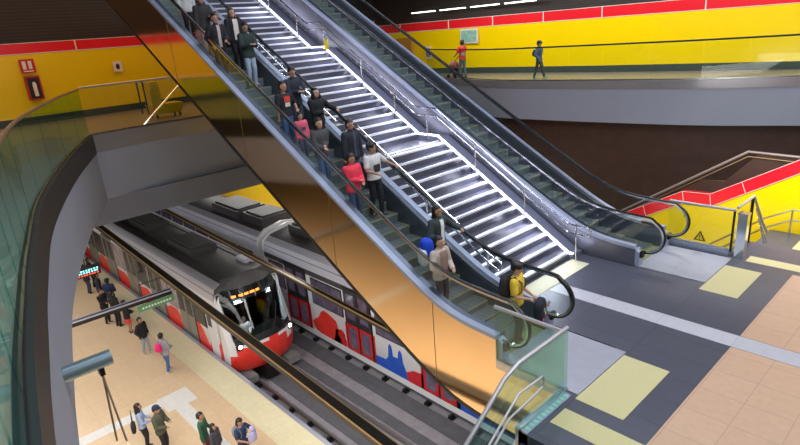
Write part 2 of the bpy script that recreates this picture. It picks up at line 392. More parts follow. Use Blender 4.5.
# ------------------------------------------------------------------ escalators
SL = .587
def soft(t, w): return (t + math.sqrt(t*t + w*w))/2
def zf(base, x0, w=.6): return lambda x: base + SL*soft(x0-x, w)
TREAD = lambda x: SL*soft(-6.2-x, .5)
XT = -20.2
def xr(a, b, st=.25):
    n = max(1, round(abs(b-a)/st)); return [a+(b-a)*k/n for k in range(n+1)]
def slab(mb, xs, top, bot, y0, y1):
    return mb.loft([[(x, y0, bot(x)), (x, y0, top(x)), (x, y1, top(x)), (x, y1, bot(x))] for x in xs])
def sweep_xz(mb, path, yc, sec):
    n = len(path); rings = []
    for i, (x, z) in enumerate(path):
        dx = path[min(i+1, n-1)][0]-path[max(i-1, 0)][0]; dz = path[min(i+1, n-1)][1]-path[max(i-1, 0)][1]
        L = math.hypot(dx, dz); nx, nz = -dz/L, dx/L
        rings.append([(x+nx*b, yc+a, z+nz*b) for a, b in sec])
    return mb.loft(rings)
def escalator(label, y0, y1, clad, side):
    t = thing('escalator', label, 'escalator', (-5, (y0+y1)/2, 0), 0, None)
    hr = zf(1.05, -6.2); dk = zf(.42, -6.1); tb = zf(-1.36, -6.05, .7)
    ys = (y0+(.14 if y0 < 7 else .18), y1-.18)
    # truss cladding
    xs = xr(XT, -5.0)
    m = MB(); slab(m, xs, lambda x: dk(x)-.07, tb, y0+.02, y0+.08); slab(m, xr(-5.0, -3.76), lambda x: -.02, tb, y0+.02, y0+.08)
    m.build('side_cladding', M[clad], t)
    m = MB(); slab(m, xs, lambda x: dk(x)-.07, tb, y1-.08, y1-.02); slab(m, xr(-5.0, -3.76), lambda x: -.02, tb, y1-.08, y1-.02)
    m.build('side_cladding', M[clad], t)
    m = MB(); slab(m, xr(XT, -3.76), lambda x: tb(x)+.06, tb, y0+.03, y1-.03); m.box(-3.84, -3.76, y0+.08, y1-.08, -1.4, -.5); m.build('underside_cladding', M[clad], t)
    m = MB(); sweep_xz(m, [(q, tb(q)) for q in xr(XT, -3.8)], y0+.03, [(-.03, -.02), (.03, -.02), (.03, .03), (-.03, .03)]); m.build('edge_trim', M['shoe'], t)
    # cladding joints
    for x in (-6.4, -9.2, -12.4, -15.6):
        if x > -5: continue
        m = MB(); m.box(x-.004, x+.004, y0+.014, y0+.022, tb(x), dk(x)-.07); m.build('panel_joint', M['brass'], t)
    # decks
    for (a, b, c, d) in ((y0, y0+.13, y0+.13, y0+.25), (y1-.13, y1, y1-.25, y1-.13)):
        m = MB(); slab(m, xs, dk, lambda x: dk(x)-.07, a, b); k_ = m.build('deck', M['deck'], t)
        m = MB(); slab(m, xs, lambda x: dk(x)-.012, lambda x: dk(x)-.07, c, d); m.build('inner_deck', M['skirt'], k_)
    for s, yy in ((1, y0+.25), (-1, y1-.25)):
        m = MB(); slab(m, xs, lambda x: dk(x)-.06, lambda x: TREAD(x)-.3, yy-.01, yy+.01); m.build('skirt_panel', M['skirt'], t)
    # steps
    proto = None; w0, w1 = y0+.27, y1-.27; x = -5.35; first = True
    for k in range(43):
        xx = x-.34*k; z = TREAD(xx)
        if proto is None:
            m = MB(); m.box(-.17, .17, w0, w1, -.05, 0); m.box(.14, .175, w0, w1, -.22, 0)
            for q in range(9): yq = w0+.05+q*(w1-w0-.1)/8; m.box(-.165, .172, yq-.012, yq+.012, -.001, .006)
            m.mi = 1; m.box(-.17, .178, w0, w0+.025, -.04, .008); m.box(-.17, .178, w1-.025, w1, -.04, .008); m.box(.160, .180, w0, w1, -.015, .009)
            proto = m.build('step', [M['stepm'], M['stepy']], t, local=True); o = proto
        else:
            o = proto.copy(); C.objects.link(o)
        o.parent = t; o.matrix_parent_inverse = Matrix.Translation((5, -(y0+y1)/2, 0)); o.location = (xx, 0, z)
    # balustrade glass
    NC, NZ, NR = -4.82, .675, .375
    for yg in ys:
        e = [XT] + [-18.6+1.55*k for k in range(9)] + [NC+NR-.03]
        for a, b in zip(e, e[1:]):
            xs2 = xr(a+.006, b-.006, .2)
            if b > NC: xs2 = [q for q in xs2 if q < NC] + [NC+(NR-.04)*math.sin(q*math.pi/16) for q in range(8)]
            top = lambda x: hr(x)-.03 if x < NC else NZ+math.sqrt(max(0, (NR-.03)**2-(x-NC)**2))
            bot = lambda x: dk(x)-.02 if x < -5.0 else (NZ-NR+.03 if x < NC else NZ-math.sqrt(max(0, (NR-.03)**2-(x-NC)**2)))
            m = MB(); slab(m, xs2, top, bot, yg-.006, yg+.006); m.build('glass_panel', M['glass'] , t)
        path = [(q, hr(q)) for q in xr(XT, NC-.02, .2)] + [(NC+NR*math.sin(a), NZ+(hr(NC)-NZ if a < .3 else NR)*math.cos(a)) for a in [math.pi*k/14 for k in range(15)]] + [(-5.0, NZ-NR), (-5.15, NZ-NR-.02)]
        m = MB(); sweep_xz(m, path, yg, [(.034*math.cos(a), .019*math.sin(a)+.012) for a in [2*math.pi*k/8 for k in range(8)]]); h = m.build('handrail', M['rubber'], t)
        m = MB(); sweep_xz(m, path, yg, [(-.024, -.045), (.024, -.045), (.024, -.006), (-.024, -.006)]); m.build('guide_rail', M['chrome'], h)
    # landing plate, comb, end boxes
    m = MB(); m.box(-4.95, -3.55, y0+.05, y1-.05, -.1, .012); m.build('landing_plate', M['plate'], t)
    m = MB(); m.box(-5.2, -4.95, y0+.26, y1-.26, -.1, .016)
    for q in range(18): yq = y0+.3+q*(y1-y0-.6)/17; m.box(-5.3, -5.2, yq-.012, yq+.012, -.04, .014)
    m.build('comb_plate', M['stepy'], t)
    for a, b in ((y0+.0, y0+.25), (y1-.25, y1)):
        m = MB(); m.prism([(-5.05, 0), (-5.05, .40), (-4.98, .36), (-4.9, .30), (-4.9, 0)], a+.06, b-.03); e = m.build('newel_base', M['deck'], t)
        m = MB(); m.box(-4.9, -4.84, (a+b)/2-.06, (a+b)/2+.06, .2, .34); m.build('handrail_inlet', M['black'], e)
    return t
escalator('near escalator with polished steel underside tinted with painted warm reflections carrying a queue of riders down', 6.34, 7.92, 'warm_refl', 1)
escalator('empty far escalator right of the lit staircase', 11.15, 12.77, 'silverclad', 1)

# ------------------------------------------------------------------ staircase
st = thing('staircase', 'wide grey staircase with bright lit treads between the two escalators', 'staircase', (-6.3, 9.4, 0))
flights = [(-6.3, 0), (-10.9, 2.38), (-15.5, 4.76)]
Y0, Y1 = 8.0, 10.72; prot = None
for fx, fz in flights:
    for k in range(14):
        xx = fx-.2786*(k+.5); z = fz+.17*(k+1)
        if prot is None:
            m = MB(); m.box(-.145, .14, Y0, Y1, -.20, -.003); m.mi = 1; m.box(.078, .152, Y0, Y1, -.045, .002)
            prot = m.build('step', [M['tread'], M['nose']], st, local=True); o = prot
        else: o = prot.copy(); C.objects.link(o)
        o.parent = st; o.matrix_parent_inverse = Matrix.Translation((6.3, -9.4, 0)); o.location = (xx, 0, z)
    m = MB(); m.box(fx-3.9-.72, fx-3.9+.02, Y0, Y1, fz+2.2, fz+2.38); m.mi = 1; m.box(fx-3.93, fx-3.85, Y0, Y1, fz+2.34, fz+2.383)
    m.build('landing', [M['tread'], M['nose']], st)
def szz(x):   # nosing line
    for fx, fz in flights:
        if x > fx-3.9: return fz+.61*max(0, fx-x)
        if x > fx-4.6: return fz+2.38
    return 7.14
sxs = xr(-20, -6.2, .1)
m = MB(); slab(m, sxs, lambda x: szz(x)-.15, lambda x: szz(x)-.55, Y0, Y1); m.build('soffit', M['fascia'], st)
for y0, y1, side in ((Y0-.06, Y0, 0), (Y1, Y1+.06, 1)):
    m = MB(); slab(m, sxs, lambda x: szz(x)+.12, lambda x: szz(x)-.5, y0, y1); m.build('string', M['alu'], st)
m = MB(); slab(m, xr(-20, -6.2, .1), lambda x: szz(x)+.155, lambda x: szz(x)+.127, Y1-.02, Y1+.03); m.build('light_strip', M['led'], st)
m = MB(); slab(m, sxs, lambda x: szz(x)+.10, lambda x: szz(x)-.3, Y1+.06, 11.14); m.build('side_panel', mat('lavender_panel', (.20, .21, .30), .4, .3), st)
def stair_rail(label, y, xs_posts, grp=None, loop=True):
    t = thing('stair_handrail', label, 'handrail', (xs_posts[0], y, szz(xs_posts[0])))
    X = xr(-19.8, xs_posts[0]+.25, .15)
    for hgt in (.86, .66):
        pts = [(x, y, szz(x)+hgt) for x in X]
        MB().tube(pts, .02, 8).build('rail', M['chrome'], t)
    if loop:
        a = pts[-1]; MB().tube([(a[0]+.10*math.sin(q), y, a[2]+.10-.10*math.cos(q)) for q in [math.pi*k/8 for k in range(9)]], .02, 8).build('end_loop', M['chrome'], t)
    for x in xs_posts:
        MB().tube([(x, y, szz(x)), (x, y, szz(x)+.86)], .02, 8).build('post', M['chrome'], t)
    return t
stair_rail('double steel handrail on the right edge of the lit staircase', 10.66, [-6.09, -7.45, -8.9, -10.5, -11.7, -13.0, -14.6, -16.0, -17.5, -19])
stair_rail('double steel handrail on the left edge of the staircase beside the riders', 8.06, [-6.5, -8.1, -9.5, -11.0, -12.2, -13.6, -15.1, -16.6, -18.2])
# middle wet floor tag hung on the right rail
o = MB().prism([(-14.58, 4.80), (-14.36, 4.80), (-14.38, 5.12), (-14.56, 5.12)], 10.58, 10.60).build('hanging_tag', M['cart']); tag(o, 'small yellow notice hanging from the upper stair handrail', 'notice')

# ------------------------------------------------------------------ glass guard at the head of the near stair down
def guard(label, pts, base, rail_h, posts=(), mat_='gglass', extra=None):
    t = thing('glass_guard', label, 'balustrade', (pts[0][0], pts[0][1], 0))
    for (x0, y0), (x1, y1) in zip(pts, pts[1:]):
        m = MB(); ribbon(m, [Vector((x0, y0)), Vector((x1, y1))], base, rail_h-.02, .016, 1); m.build('glass_panel', M[mat_], t)
        m = MB(); ribbon(m, [Vector((x0, y0)), Vector((x1, y1))], base-.12, base+.04, .04, 1); m.build('clamp_profile', M['steel'], t)
    MB().tube([(x, y, rail_h) for x, y in pts] + (extra or []), .030, 10).build('top_rail', M['satin'], t)
    return t
g = guard('green tinted glass guard with steel rail at the foot of the near escalator', [(-4.95, 6.28), (-3.73, 6.28)], .04, 1.03)
g = guard('glass guard with kinked steel rail descending beside the near stair', [(-3.73, 6.36), (-3.73, 5.2)], .04, 1.06, extra=[(-3.73, 4.9, .98), (-3.73, 3.2, -.18), (-3.73, 1.9, -1.1)])
m = MB(); m.prism([(5.19, .0), (5.19, 1.0), (4.9, .93), (1.9, -1.14), (1.9, -2.2), (2.4, -2.0)], -3.74, -3.724, 'x'); m.build('glass_panel', M['gglass'], g)
m = MB(); m.tube([(-3.66, 1.9, -1.6), (-3.66, 4.9, .42), (-3.66, 5.5, .47), (-3.66, 5.64, .5), (-3.66, 5.68, .58), (-3.66, 5.64, .66), (-3.66, 5.1, .68), (-3.66, 1.9, -1.38)], .018, 8); m.build('hand_loop', M['satin'], g)
o = MB(); o.box(-3.80, -3.6, 5.2, 6.3, -.35, .03); o = o.build('slab_edge', M['alu']); tag(o, 'metal edge strip with painted pale green light dashes below the near glass guard', 'edge strip')
for k in range(11): MB().box(-3.69, -3.62, 5.26+k*.094, 5.31+k*.094, .0, .036).build('glow_dash', mat('mint_glow', (.25, .7, .55), .4), o)  # frosted light under the glass, painted as coloured dashes
# steps of the near stair going down under the camera
s2 = thing('descending_stair', 'dark stair going down beside the near glass guard', 'staircase', (-3, 5.2, 0))
for k in range(12): MB().box(-3.7, -2.3, 5.2-.3*(k+1), 5.2-.3*k, -.17*(k+1)-.18, -.17*(k+1)).build('step', M['tread'], s2)
# far guard and far stair
t = guard('glass guard outside the empty far escalator', [(-5.0, 12.86), (-3.62, 12.86)], .12, 1.05, mat_='glass')
MB().box(-3.66, -3.62, 12.84, 12.88, .1, 1.05).build('post', M['blackmetal'], t)
o = MB().box(-5.0, -3.66, 12.82, 12.95, 0, .12).build('kerb', M['alu'], t)
t = guard('glass guard with a steel rail descending beside the far stair', [(-3.6, 12.9), (-3.6, 13.95)], .05, 1.1, mat_='glass', extra=[(-3.6, 14.9, .2), (-3.6, 15.4, -.2)])
for y in (13.9,): MB().box(-3.63, -3.57, y-.02, y+.02, 0, 1.08).build('post', M['blackmetal'], t)
for k in range(3): MB().tube([(-3.55+.0*k, 14.0+.25*k, .8-.28*k), (-3.55, 15.3+.12*k, -.45-.28*k)], .015, 6).build('rail', M['chrome'], t)
o = MB(); o.box(-3.55, -3.37, 12.80, 12.98, 0, 1.0); o.box(-3.56, -3.36, 12.79, 12.99, .98, 1.02); o = o.build('steel_post', M['chrome']); tag(o, 'square polished steel post at the head of the far stair', 'post')
s3 = thing('descending_stair', 'dark stair going down in front of the yellow stair wall', 'staircase', (-3, 14.0, 0))
for k in range(3): MB().box(-3.6, -1.2, 14.0+.3*k, 14.0+.3*(k+1), -.17*(k+1)-.18, -.17*(k+1)).build('step', M['tread'], s3)
o = MB().box(-3.9, 6, 14.9, 16.94, -.85, -.65).build('stair_landing', M['mezz'], s3)
pad('yellow tactile panel on the landing below the far stair', -3.1, -1.2, 15.75, 16.9, 'tact', -.64)
t = thing('stair_handrail', 'double steel handrail running along the yellow stair wall', 'handrail', (-4, 16.7, -1.2))
for dz in (0, -.28):
    MB().tube([(-7.6, 16.7, -3.0+dz), (-5.5, 16.7, -1.5+dz), (-4.0, 16.7, -.28+dz), (-3.4, 16.7, .06+dz), (-1.0, 16.7, .06+dz)], .022, 8).build('rail', M['steel'], t)
for x, zt in ((-3.4, .06), (-5.5, -1.5)): MB().tube([(x, 16.7, zt), (x, 16.7, zt-.9)], .022, 8).build('post', M['steel'], t)
t = thing('slope_handrail', 'long pale handrail climbing in front of the brown slatted wall', 'handrail', (-9, 17.7, -1.7))
ptsr = [(-12.2, 17.7, -3.75), (-9.5, 17.7, -1.85), (-4.85, 17.7, 1.25), (-3.7, 17.7, 1.22), (2, 17.7, 1.0)]
MB().tube(ptsr, .04, 8).build('rail', mat('dull_rail', (.30, .25, .22), .45, .3), t)
MB().tube([(x, y, z-.14) for x, y, z in ptsr], .018, 6).build('lower_rail', M['brass'], t)
# warning decals on the glass guard
def decal(label, x, z, r, colm, y=12.85):
    m = MB(); m.prism([(x-r, z-r*.8), (x+r, z-r*.8), (x, z+r)], y-.012, y-.004); m.mi = 1; m.prism([(x-r*.62, z-r*.6), (x+r*.62, z-r*.6), (x, z+r*.6)], y-.02, y-.012)
    m.mi = 0; m.box(x-r*.08, x+r*.08, y-.025, y-.02, z-r*.2, z+r*.3); m.box(x-r*.08, x+r*.08, y-.025, y-.02, z-r*.5, z-r*.35)
    o = m.build('warning_sticker', [M['black'], M[colm]]); tag(o, label, 'sticker')
decal('black and yellow warning triangle low on the far glass guard', -4.28, .33, .13, 'yellow')
decal('small warning triangle high on the far glass guard', -4.6, .78, .07, 'yellow')
m = MB(); m.ell((-5.33, 12.575, .50), (.17, .004, .17), nu=20, nv=12); m.mi = 1; m.box(-5.5, -5.16, 12.566, 12.572, .46, .54)
o = m.build('round_sticker', [mat('pale_pink', (.75, .6, .66), .5), M['black']]); tag(o, 'round pink and black sticker on the empty escalator glass', 'sticker')

# ------------------------------------------------------------------ trains
def band(poly_pts, y0, y1): return MB().prism(poly_pts, y0, y1)
def blob(cx, cz, r, seed, sx=1, sz=1, n=22, rough=.28):
    rr = random.Random(seed); ph = [rr.uniform(0, 6.28) for _ in range(4)]
    return [(cx+sx*r*(1+rough*.5*math.sin(3*a+ph[0])+rough*.35*math.sin(5*a+ph[1])+rough*.2*math.sin(9*a+ph[2]))*math.cos(a), cz+sz*r*(1+rough*.5*math.sin(3*a+ph[0])+rough*.35*math.sin(5*a+ph[1]))*math.sin(a)) for a in [2*math.pi*k/n for k in range(n)]]
def clampz(pts, a, b, x0=-99, x1=99): return [(min(max(x, x0), x1), min(max(z, a), b)) for x, z in pts]
def car_body(t, y0, y1, x0, x1, nm='car_body'):
    yc = (y0+y1)/2
    prof = [(y0+.12, -6.35), (y0, -6.1), (y0, -3.45), (y0+.05, -3.15), (y1-.05, -3.15), (y1, -3.45), (y1, -6.1), (y1-.12, -6.35)]
    MB().prism(prof, x0, x1, 'x').build(nm, M['trainw'], t)
    ro = [(y0+.04, -3.18), (y0+.12, -2.98), (y0+.42, -2.78), (yc, -2.66), (y1-.42, -2.78), (y1-.12, -2.98), (y1-.04, -3.18)]
    r = MB().prism(ro, x0, x1, 'x').build('roof', M['roofm'], t)
    for a, b, c, d in ((y0-.012, y0+.10, y0+.34, y0+.02), (y1+.012, y1-.10, y1-.34, y1-.02)):
        MB().prism([(a, -3.42), (b, -2.96), (c, -2.80), (c, -2.84), (b+(.03 if b > yc else -.03)*-1, -3.02), (d, -3.42)], x0, x1, 'x').build('roof_shoulder', M['silver'], t)
    m = MB(); m.box(x0+.4, x1-.5, y0+.25, y1-.25, -6.46, -6.3); m.build('underframe', M['blackmetal'], t)
    return r
def door(t, x, y, s=-1, lower=False, w=1.5, dm='doorm', lit='tglass'):
    yy0, yy1 = (y-.03, y+.02)
    d = MB(); d.box(x-w/2-.05, x+w/2+.05, y-.012, y+.02, -6.12, -3.5); d = d.build('door', M['blackmetal'], t)
    for sx in (-1, 1):
        xa, xb = sorted((x+sx*.02, x+sx*(w/2)))
        MB().box(xa, xb, yy0, y, -6.1, -3.55).build('door_leaf', M[dm], d)
        MB().box(xa+.12, xb-.12, yy0-.012, y, -4.72, -3.72).build('door_window', M[lit], d)
        if lower: MB().box(xa+.02, xb-.02, yy0-.006, y, -6.08, -4.98).build('red_door_panel', M['trainr'], d); MB().box(xa+.14, xb-.14, yy0-.012, y, -5.95, -5.1).build('door_window', M[lit], d)
def window(t, x0, x1, y, lit='tglass', z0=-4.85, z1=-3.72):
    m = MB(); m.box(x0, x1, y-.02, y+.02, z0, z1); w = m.build('window', M['blackmetal'], t)
    MB().box(x0+.05, x1-.05, y-.03, y, z0+.05, z1-.05).build('pane', M[lit], w)
def prints(t, polys, y):
    for nm, pts, mm in polys: MB().prism(pts, y-.008, y+.01).build(nm, M[mm], t)
# left train
yl0, yl1 = 7.1, 9.75; LT = thing('metro_train', 'white and red metro train with lit cab front stopped at the near platform', 'train', (-25, 8.42, -6.65))
car_body(LT, yl0, yl1, -34.2, -18.1); car_body(LT, yl0, yl1, -60, -34.5)
MB().box(-34.5, -34.2, yl0+.3, yl1-.3, -6.2, -3.0).build('gangway', M['black'], LT)
for k in range(9):
    xd = -20.9-3.12*k
    if abs(xd+34.3) < .9: continue
    door(LT, xd, yl0, w=1.45)
    wd = mat('poster_window', (.35, .28, .30), .25, 0, .6, 3)
    x0, x1 = xd-2.32, xd-.80
    if x1 > -34 > x0: continue
    m = MB(); m.box(x0, x1, yl0-.02, yl0+.02, -4.9, -3.62); w = m.build('window', M['silver'], LT)
    MB().box(x0+.06, x1-.06, yl0-.03, yl0, -4.86, -3.66).build('pane', M['tglass'] if k % 2 else wd, w)
    rr = blob((x0+x1)/2, -5.7, 1.1 if k < 4 else .85, 30+k, 1, .66)
    prints(LT, [('red_print', clampz(rr, -6.08, -4.95, x0, x1), 'trainr2' if k < 5 else 'trainb')], yl0)
MB().box(-60, -18.1, yl0-.012, yl0+.02, -6.12, -6.02).build('sill_stripe', M['trainb'], LT)
prints(LT, [('red_print', [(-20.1, -6.05), (-20.1, -4.6), (-19.6, -5.0), (-19.2, -5.6), (-18.9, -5.1), (-18.5, -5.4), (-18.1, -5.0), (-18.1, -6.05)], 'trainr2')], yl0)
window(LT, -20.05, -19.1, yl0, 'tglass', -4.8, -3.7)
m = MB(); m.box(-19.0, -18.35, yl0-.015, yl0+.02, -5.95, -3.6); d = m.build('cab_door', M['trainw'], LT)
MB().box(-18.95, -18.62, yl0-.022, yl0, -4.6, -3.8).build('cab_door_window', M['tglass'], d)
for x in (-27.5, -22.6):
    m = MB(); m.box(x-1.2, x+1.2, 7.9, 9.0, -2.75, -2.5); m.box(x-1.0, x+1.0, 8.05, 8.85, -2.5, -2.45); m.build('roof_unit', M['roofm'], LT)
m = MB(); m.box(-19.6, -18.9, 8.9, 9.4, -2.78, -2.6); m.build('roof_box', M['silver'], LT)
m = MB()
for yy in (7.75, 9.1): m.tube([(-33, yy, -2.74), (-18.8, yy, -2.74)], .03, 6)
m.build('roof_rail', M['black'], LT)
# cab
YC = (yl0+yl1)/2; HW = (yl1-yl0)/2
zl = [-6.12, -6.0, -5.7, -5.4, -5.1, -4.85, -4.4, -3.9, -3.45, -3.12, -2.9, -2.72]
def cabx(z):
    tbl = [(-6.25, -17.35), (-6.0, -17.1), (-5.6, -16.95), (-5.2, -16.95), (-4.85, -17.05), (-4.4, -17.22), (-3.45, -17.6), (-3.12, -17.78), (-2.9, -17.95), (-2.72, -18.12)]
    for (a, xa), (b, xb) in zip(tbl, tbl[1:]):
        if a <= z <= b: return xa+(xb-xa)*(z-a)/(b-a)
def cabhw(z): return HW if z < -3.45 else HW-.02-(z+3.45)*.25 if z < -3.0 else HW-.13-(z+3.0)*1.1
us = [-1, -.95, -.86, -.6, -.3, 0, .3, .6, .86, .95, 1]
def cabpt(u, z, off=0):
    return (max(cabx(z)-.55*u*u*abs(u)-.05*u*u+off, -18.15), YC+u*cabhw(z), z)
m = MB(); rings = []
for z in zl: rings.append([m.v((-18.15, YC-cabhw(z)*1.0, z))] + [m.v(cabpt(u, z)) for u in us] + [m.v((-18.15, YC+cabhw(z), z))])
for j in range(len(zl)-1):
    for i in range(len(us)+1):
        u0 = us[i-1] if i > 0 else -9; u1 = us[i] if i < len(us) else 9
        if u0 >= -.87 and u1 <= .87 and zl[j] > -4.86 and zl[j+1] < -3.11: continue
        zc = (zl[j]+zl[j+1])/2
        if 0 < i < len(us): m.mi = 1 if zc < -5.05 - .35*abs((u0+u1)/2) + (.3 if (i % 3 == 0) else 0) else (2 if zc > -3.15 else 0)
        else: m.mi = 0
        m.face((rings[j][i], rings[j][i+1], rings[j+1][i+1], rings[j+1][i]))
m.mi = 2; m.face(rings[-1])
m.build('cab_mask', [M['trainw'], M['trainr2'], M['roofm']], LT)
m = MB(); m.box(-18.2, -18.1, yl0+.1, yl1-.1, -6.2, -3.2); m.build('cab_bulkhead', M['conc'], LT)
m = MB(); m.box(-18.1, -17.45, yl0+.3, yl1-.3, -6.0, -4.95); m.build('cab_desk', M['blackmetal'], LT)
def cabpatch(us2, zs2, off, nm, mm, th=.012):
    m = MB(); g = [[m.v(cabpt(u, z, off)) for u in us2] for z in zs2]
    for a, b in zip(g, g[1:]):
        for i in range(len(us2)-1): m.face((a[i], a[i+1], b[i+1], b[i]))
    return m.build(nm, mm, LT)
cabpatch([-.88+.176*k for k in range(11)], [-4.87, -4.4, -3.9, -3.45, -3.1], .012, 'windshield', M['wind'])
cabpatch([-.86, -.6, -.3, 0, .3, .6, .86], [-4.98, -4.86, -4.74], .02, 'windshield_surround', M['black'])
cabpatch([-.88, -.3, .3, .88], [-3.48, -3.3, -3.1], .018, 'display_panel', M['black'])
for u0, u1 in ((-.62, -.5), (-.42, -.30), (-.26, -.14), (-.1, .05), (.09, .2)): cabpatch([u0, u1], [-3.36, -3.29], .03, 'display_digit', M['orange'])
for u in (-.78, .78):
    p = cabpt(u, -5.02, .03); h = MB().ell(p, (.07, .15, .17), nu=14, nv=8).build('headlight_housing', M['black'], LT)
    MB().ell((p[0]+.05, p[1], p[2]), (.035, .08, .08), nu=12, nv=8).build('headlight', M['lamp'], h)
m = MB(); m.tube([cabpt(.1, -4.9, .05), cabpt(.35, -4.5, .05), cabpt(.55, -3.95, .05)], .015, 6); m.build('wiper', M['black'], LT)
m = MB(); m.prism([(8.0, -6.5), (8.1, -6.1), (8.75, -6.1), (8.85, -6.5)], -17.6, -16.85, 'x'); m.build('coupler', M['blackmetal'], LT)
for y in (7.5, 9.3): m = MB(); m.box(-17.8, -16.95, y-.25, y+.25, -6.46, -6.2); m.build('bogie_guard', M['conc'], LT)
# right train
yr0, yr1 = 10.95, 13.6; RT = thing('metro_train', 'metro train with red flower and blue skyline prints on the far track', 'train', (-15, 12.3, -6.65))
car_body(RT, yr0, yr1, -21.2, 6.0); car_body(RT, yr0, yr1, -60, -21.75)
for x in (-21.75, -21.32):
    m = MB()
    arch = [(yr0-.03, -6.2), (yr0-.03, -3.4), (yr0+.06, -2.95), (yr0+.42, -2.66), (12.27, -2.5), (yr1-.42, -2.66), (yr1, -3.0), (yr1+.03, -6.2)]
    inn = [(yr1-.3, -6.2), (yr1-.3, -3.2), (yr1-.6, -2.95), (12.27, -2.82), (yr0+.6, -2.95), (yr0+.25, -3.3), (yr0+.25, -6.2)]
    m.prism(arch + inn, x, x+.12, 'x'); m.build('end_frame', M['trainw'], RT)
MB().box(-21.7, -21.25, yr0+.3, yr1-.3, -6.2, -3.0).build('gangway', M['black'], RT)
MB().box(-21.2, 6.0, yr0-.015, yr0+.02, -6.36, -6.12).build('sill_stripe', M['trainw'], RT)
for k in range(3):
    xd = -18.85+3.98*k
    m = MB(); m.box(xd-.85, xd+.85, yr0-.01, yr0+.02, -6.12, -5.0); m.build('red_door_surround', M['trainr'], RT)
    door(RT, xd, yr0, lower=True, w=1.45, dm='doordark', lit='tlit')
for k, (a, b) in enumerate(((-17.75, -15.75), (-13.9, -11.8), (-20.9, -19.75), (-9.9, -7.8), (-7.6, -5.5))): window(RT, a, b, yr0, 'tlit')
m = MB(); m.box(-21.2, 6, yr0-.006, yr0+.02, -3.68, -3.45); m.build('window_band', M['roofm'], RT)
prints(RT, [('red_flower_print', clampz(blob(-16.95, -5.72, .78, 5, 1.1, .85), -6.12, -4.95, -17.95, -15.75), 'trainr2'),
 ('red_flower_print', clampz(blob(-16.1, -5.95, .45, 9, 1, 1), -6.12, -4.95, -17.95, -15.75), 'trainr'),
 ('blue_church_print', [(-14.05, -6.12), (-14.05, -5.75), (-13.5, -5.72), (-13.35, -5.55), (-13.3, -5.1), (-13.22, -4.98), (-13.14, -5.1), (-13.1, -5.45), (-12.85, -5.42), (-12.8, -5.15), (-12.72, -5.05), (-12.64, -5.15), (-12.6, -5.5), (-12.45, -5.85), (-12.4, -6.12)], 'trainb'),
 ('red_print', [(-12.4, -6.12), (-12.45, -5.8), (-12.1, -5.6), (-11.65, -5.55), (-11.65, -6.12)], 'trainr'),
 ('blue_print', [(-11.6, -6.12), (-11.6, -5.4), (-11.1, -5.75), (-10.5, -5.6), (-9.8, -5.7), (-8, -5.6), (-6, -5.7), (-6, -6.12)], 'trainb'),
 ('pink_print', clampz(blob(-20.0, -4.0, .35, 3), -4.6, -3.5), 'trainp')], yr0-.002)
for k in range(10): window(RT, -23.6-1.55*k, -22.25-1.55*k, yr0, 'tlit')
for a, b, c, d in ((-27, -24.3, 11.5, 13.0), (-24, -22.2, 11.6, 13.1), (-20.5, -18.6, 11.9, 12.9), (-16.5, -14.5, 11.9, 12.9)):
    m = MB(); m.box(a, b, c, d, -2.75, -2.35); m.box(a+.15, b-.15, c+.15, d-.15, -2.35, -2.28); m.build('roof_unit', M['roofm'], RT)

# ------------------------------------------------------------------ trays above the platform, signs, bracket
def tray(label, p0, p1, w, h):
    p0, p1 = Vector(p0), Vector(p1); d = (p1-p0).normalized(); n = Vector((-d.y, d.x, 0))*w/2; u = Vector((0, 0, h))
    m = MB(); m.loft([[p-n, p+n, p+n+u, p-n+u] for p in (p0, p1)]); t = m.build('cable_tray', M['blackmetal']); tag(t, label, 'cable tray')
    for s in (-1, 1):
        m = MB(); m.loft([[p+n*s*1.02, p+n*s*1.12, p+n*s*1.12+Vector((0, 0, .05)), p+n*s*1.02+Vector((0, 0, .05))] for p in (p0+u*.8, p1+u*.8)]); m.build('edge_strip', M['alu' if 'cross' in label else 'brass'], t)
    return t
tray('long black tray with brass edge hanging above the near platform edge', (-34, 6.38, -2.05), (-3, 5.1, -2.05), .2, .18)
tray('thinner black tray with brass edge passing above the left train roof', (-34, 9.05, -1.75), (-7.4, 7.72, -1.75), .12, .1)
tray('short black cross tray joining the long tray above the platform', (-17.5, -6.0, -2.05), (-17.0, 5.42, -2.05), .16, .14)
t = thing('departure_display', 'small hanging display with red and cyan text above the waiting crowd', 'display', (-22.2, 4.3, -2.5))
MB().prism([(3.82, -2.5), (4.76, -2.5), (4.76, -2.14), (3.82, -2.14)], -22.3, -22.12, 'x').build('housing', M['black'], t)
for r, (z, mm) in enumerate(((-2.25, 'cyan'), (-2.33, 'cyan'), (-2.42, 'redled'))):
    m = MB()
    for k in range(9): m.box(-22.12, -22.112, 3.9+k*.09, 3.9+k*.09+.045+.012*((k*7+r) % 3), z-.025, z+.025)
    m.build('text_row', M[mm], t)
MB().tube([(-22.2, 4.3, -2.14), (-22.2, 4.3, .8)], .015, 6).build('hanger', M['blackmetal'], t)
t = thing('hanging_sign', 'narrow green hanging sign beneath the cross tray by the train', 'sign', (-18.4, 5.3, -2.85))
MB().prism([(4.72, -2.92), (5.92, -2.92), (5.92, -2.72), (4.72, -2.72)], -18.45, -18.38, 'x').build('panel', M['green'], t)
m = MB()
for k in range(10): m.box(-18.38, -18.374, 4.85+k*.1, 4.85+k*.1+.06, -2.85, -2.79)
m.build('lettering', M['white'], t)
for y in (4.9, 5.78): MB().tube([(-18.42, y, -2.72), (-18.42, y, -2.02)], .01, 6).build('hanger', M['blackmetal'], t)
MB().tube([(-18.42, 4.88, -2.0), (-18.42, 5.8, -2.0)], .015, 6).build('hanger_bar', M['blackmetal'], t)
t = thing('bracket_tube', 'blue grey tube bracket with two ropes sticking out from the near balcony', 'bracket', (-7.5, .9, 1.5))
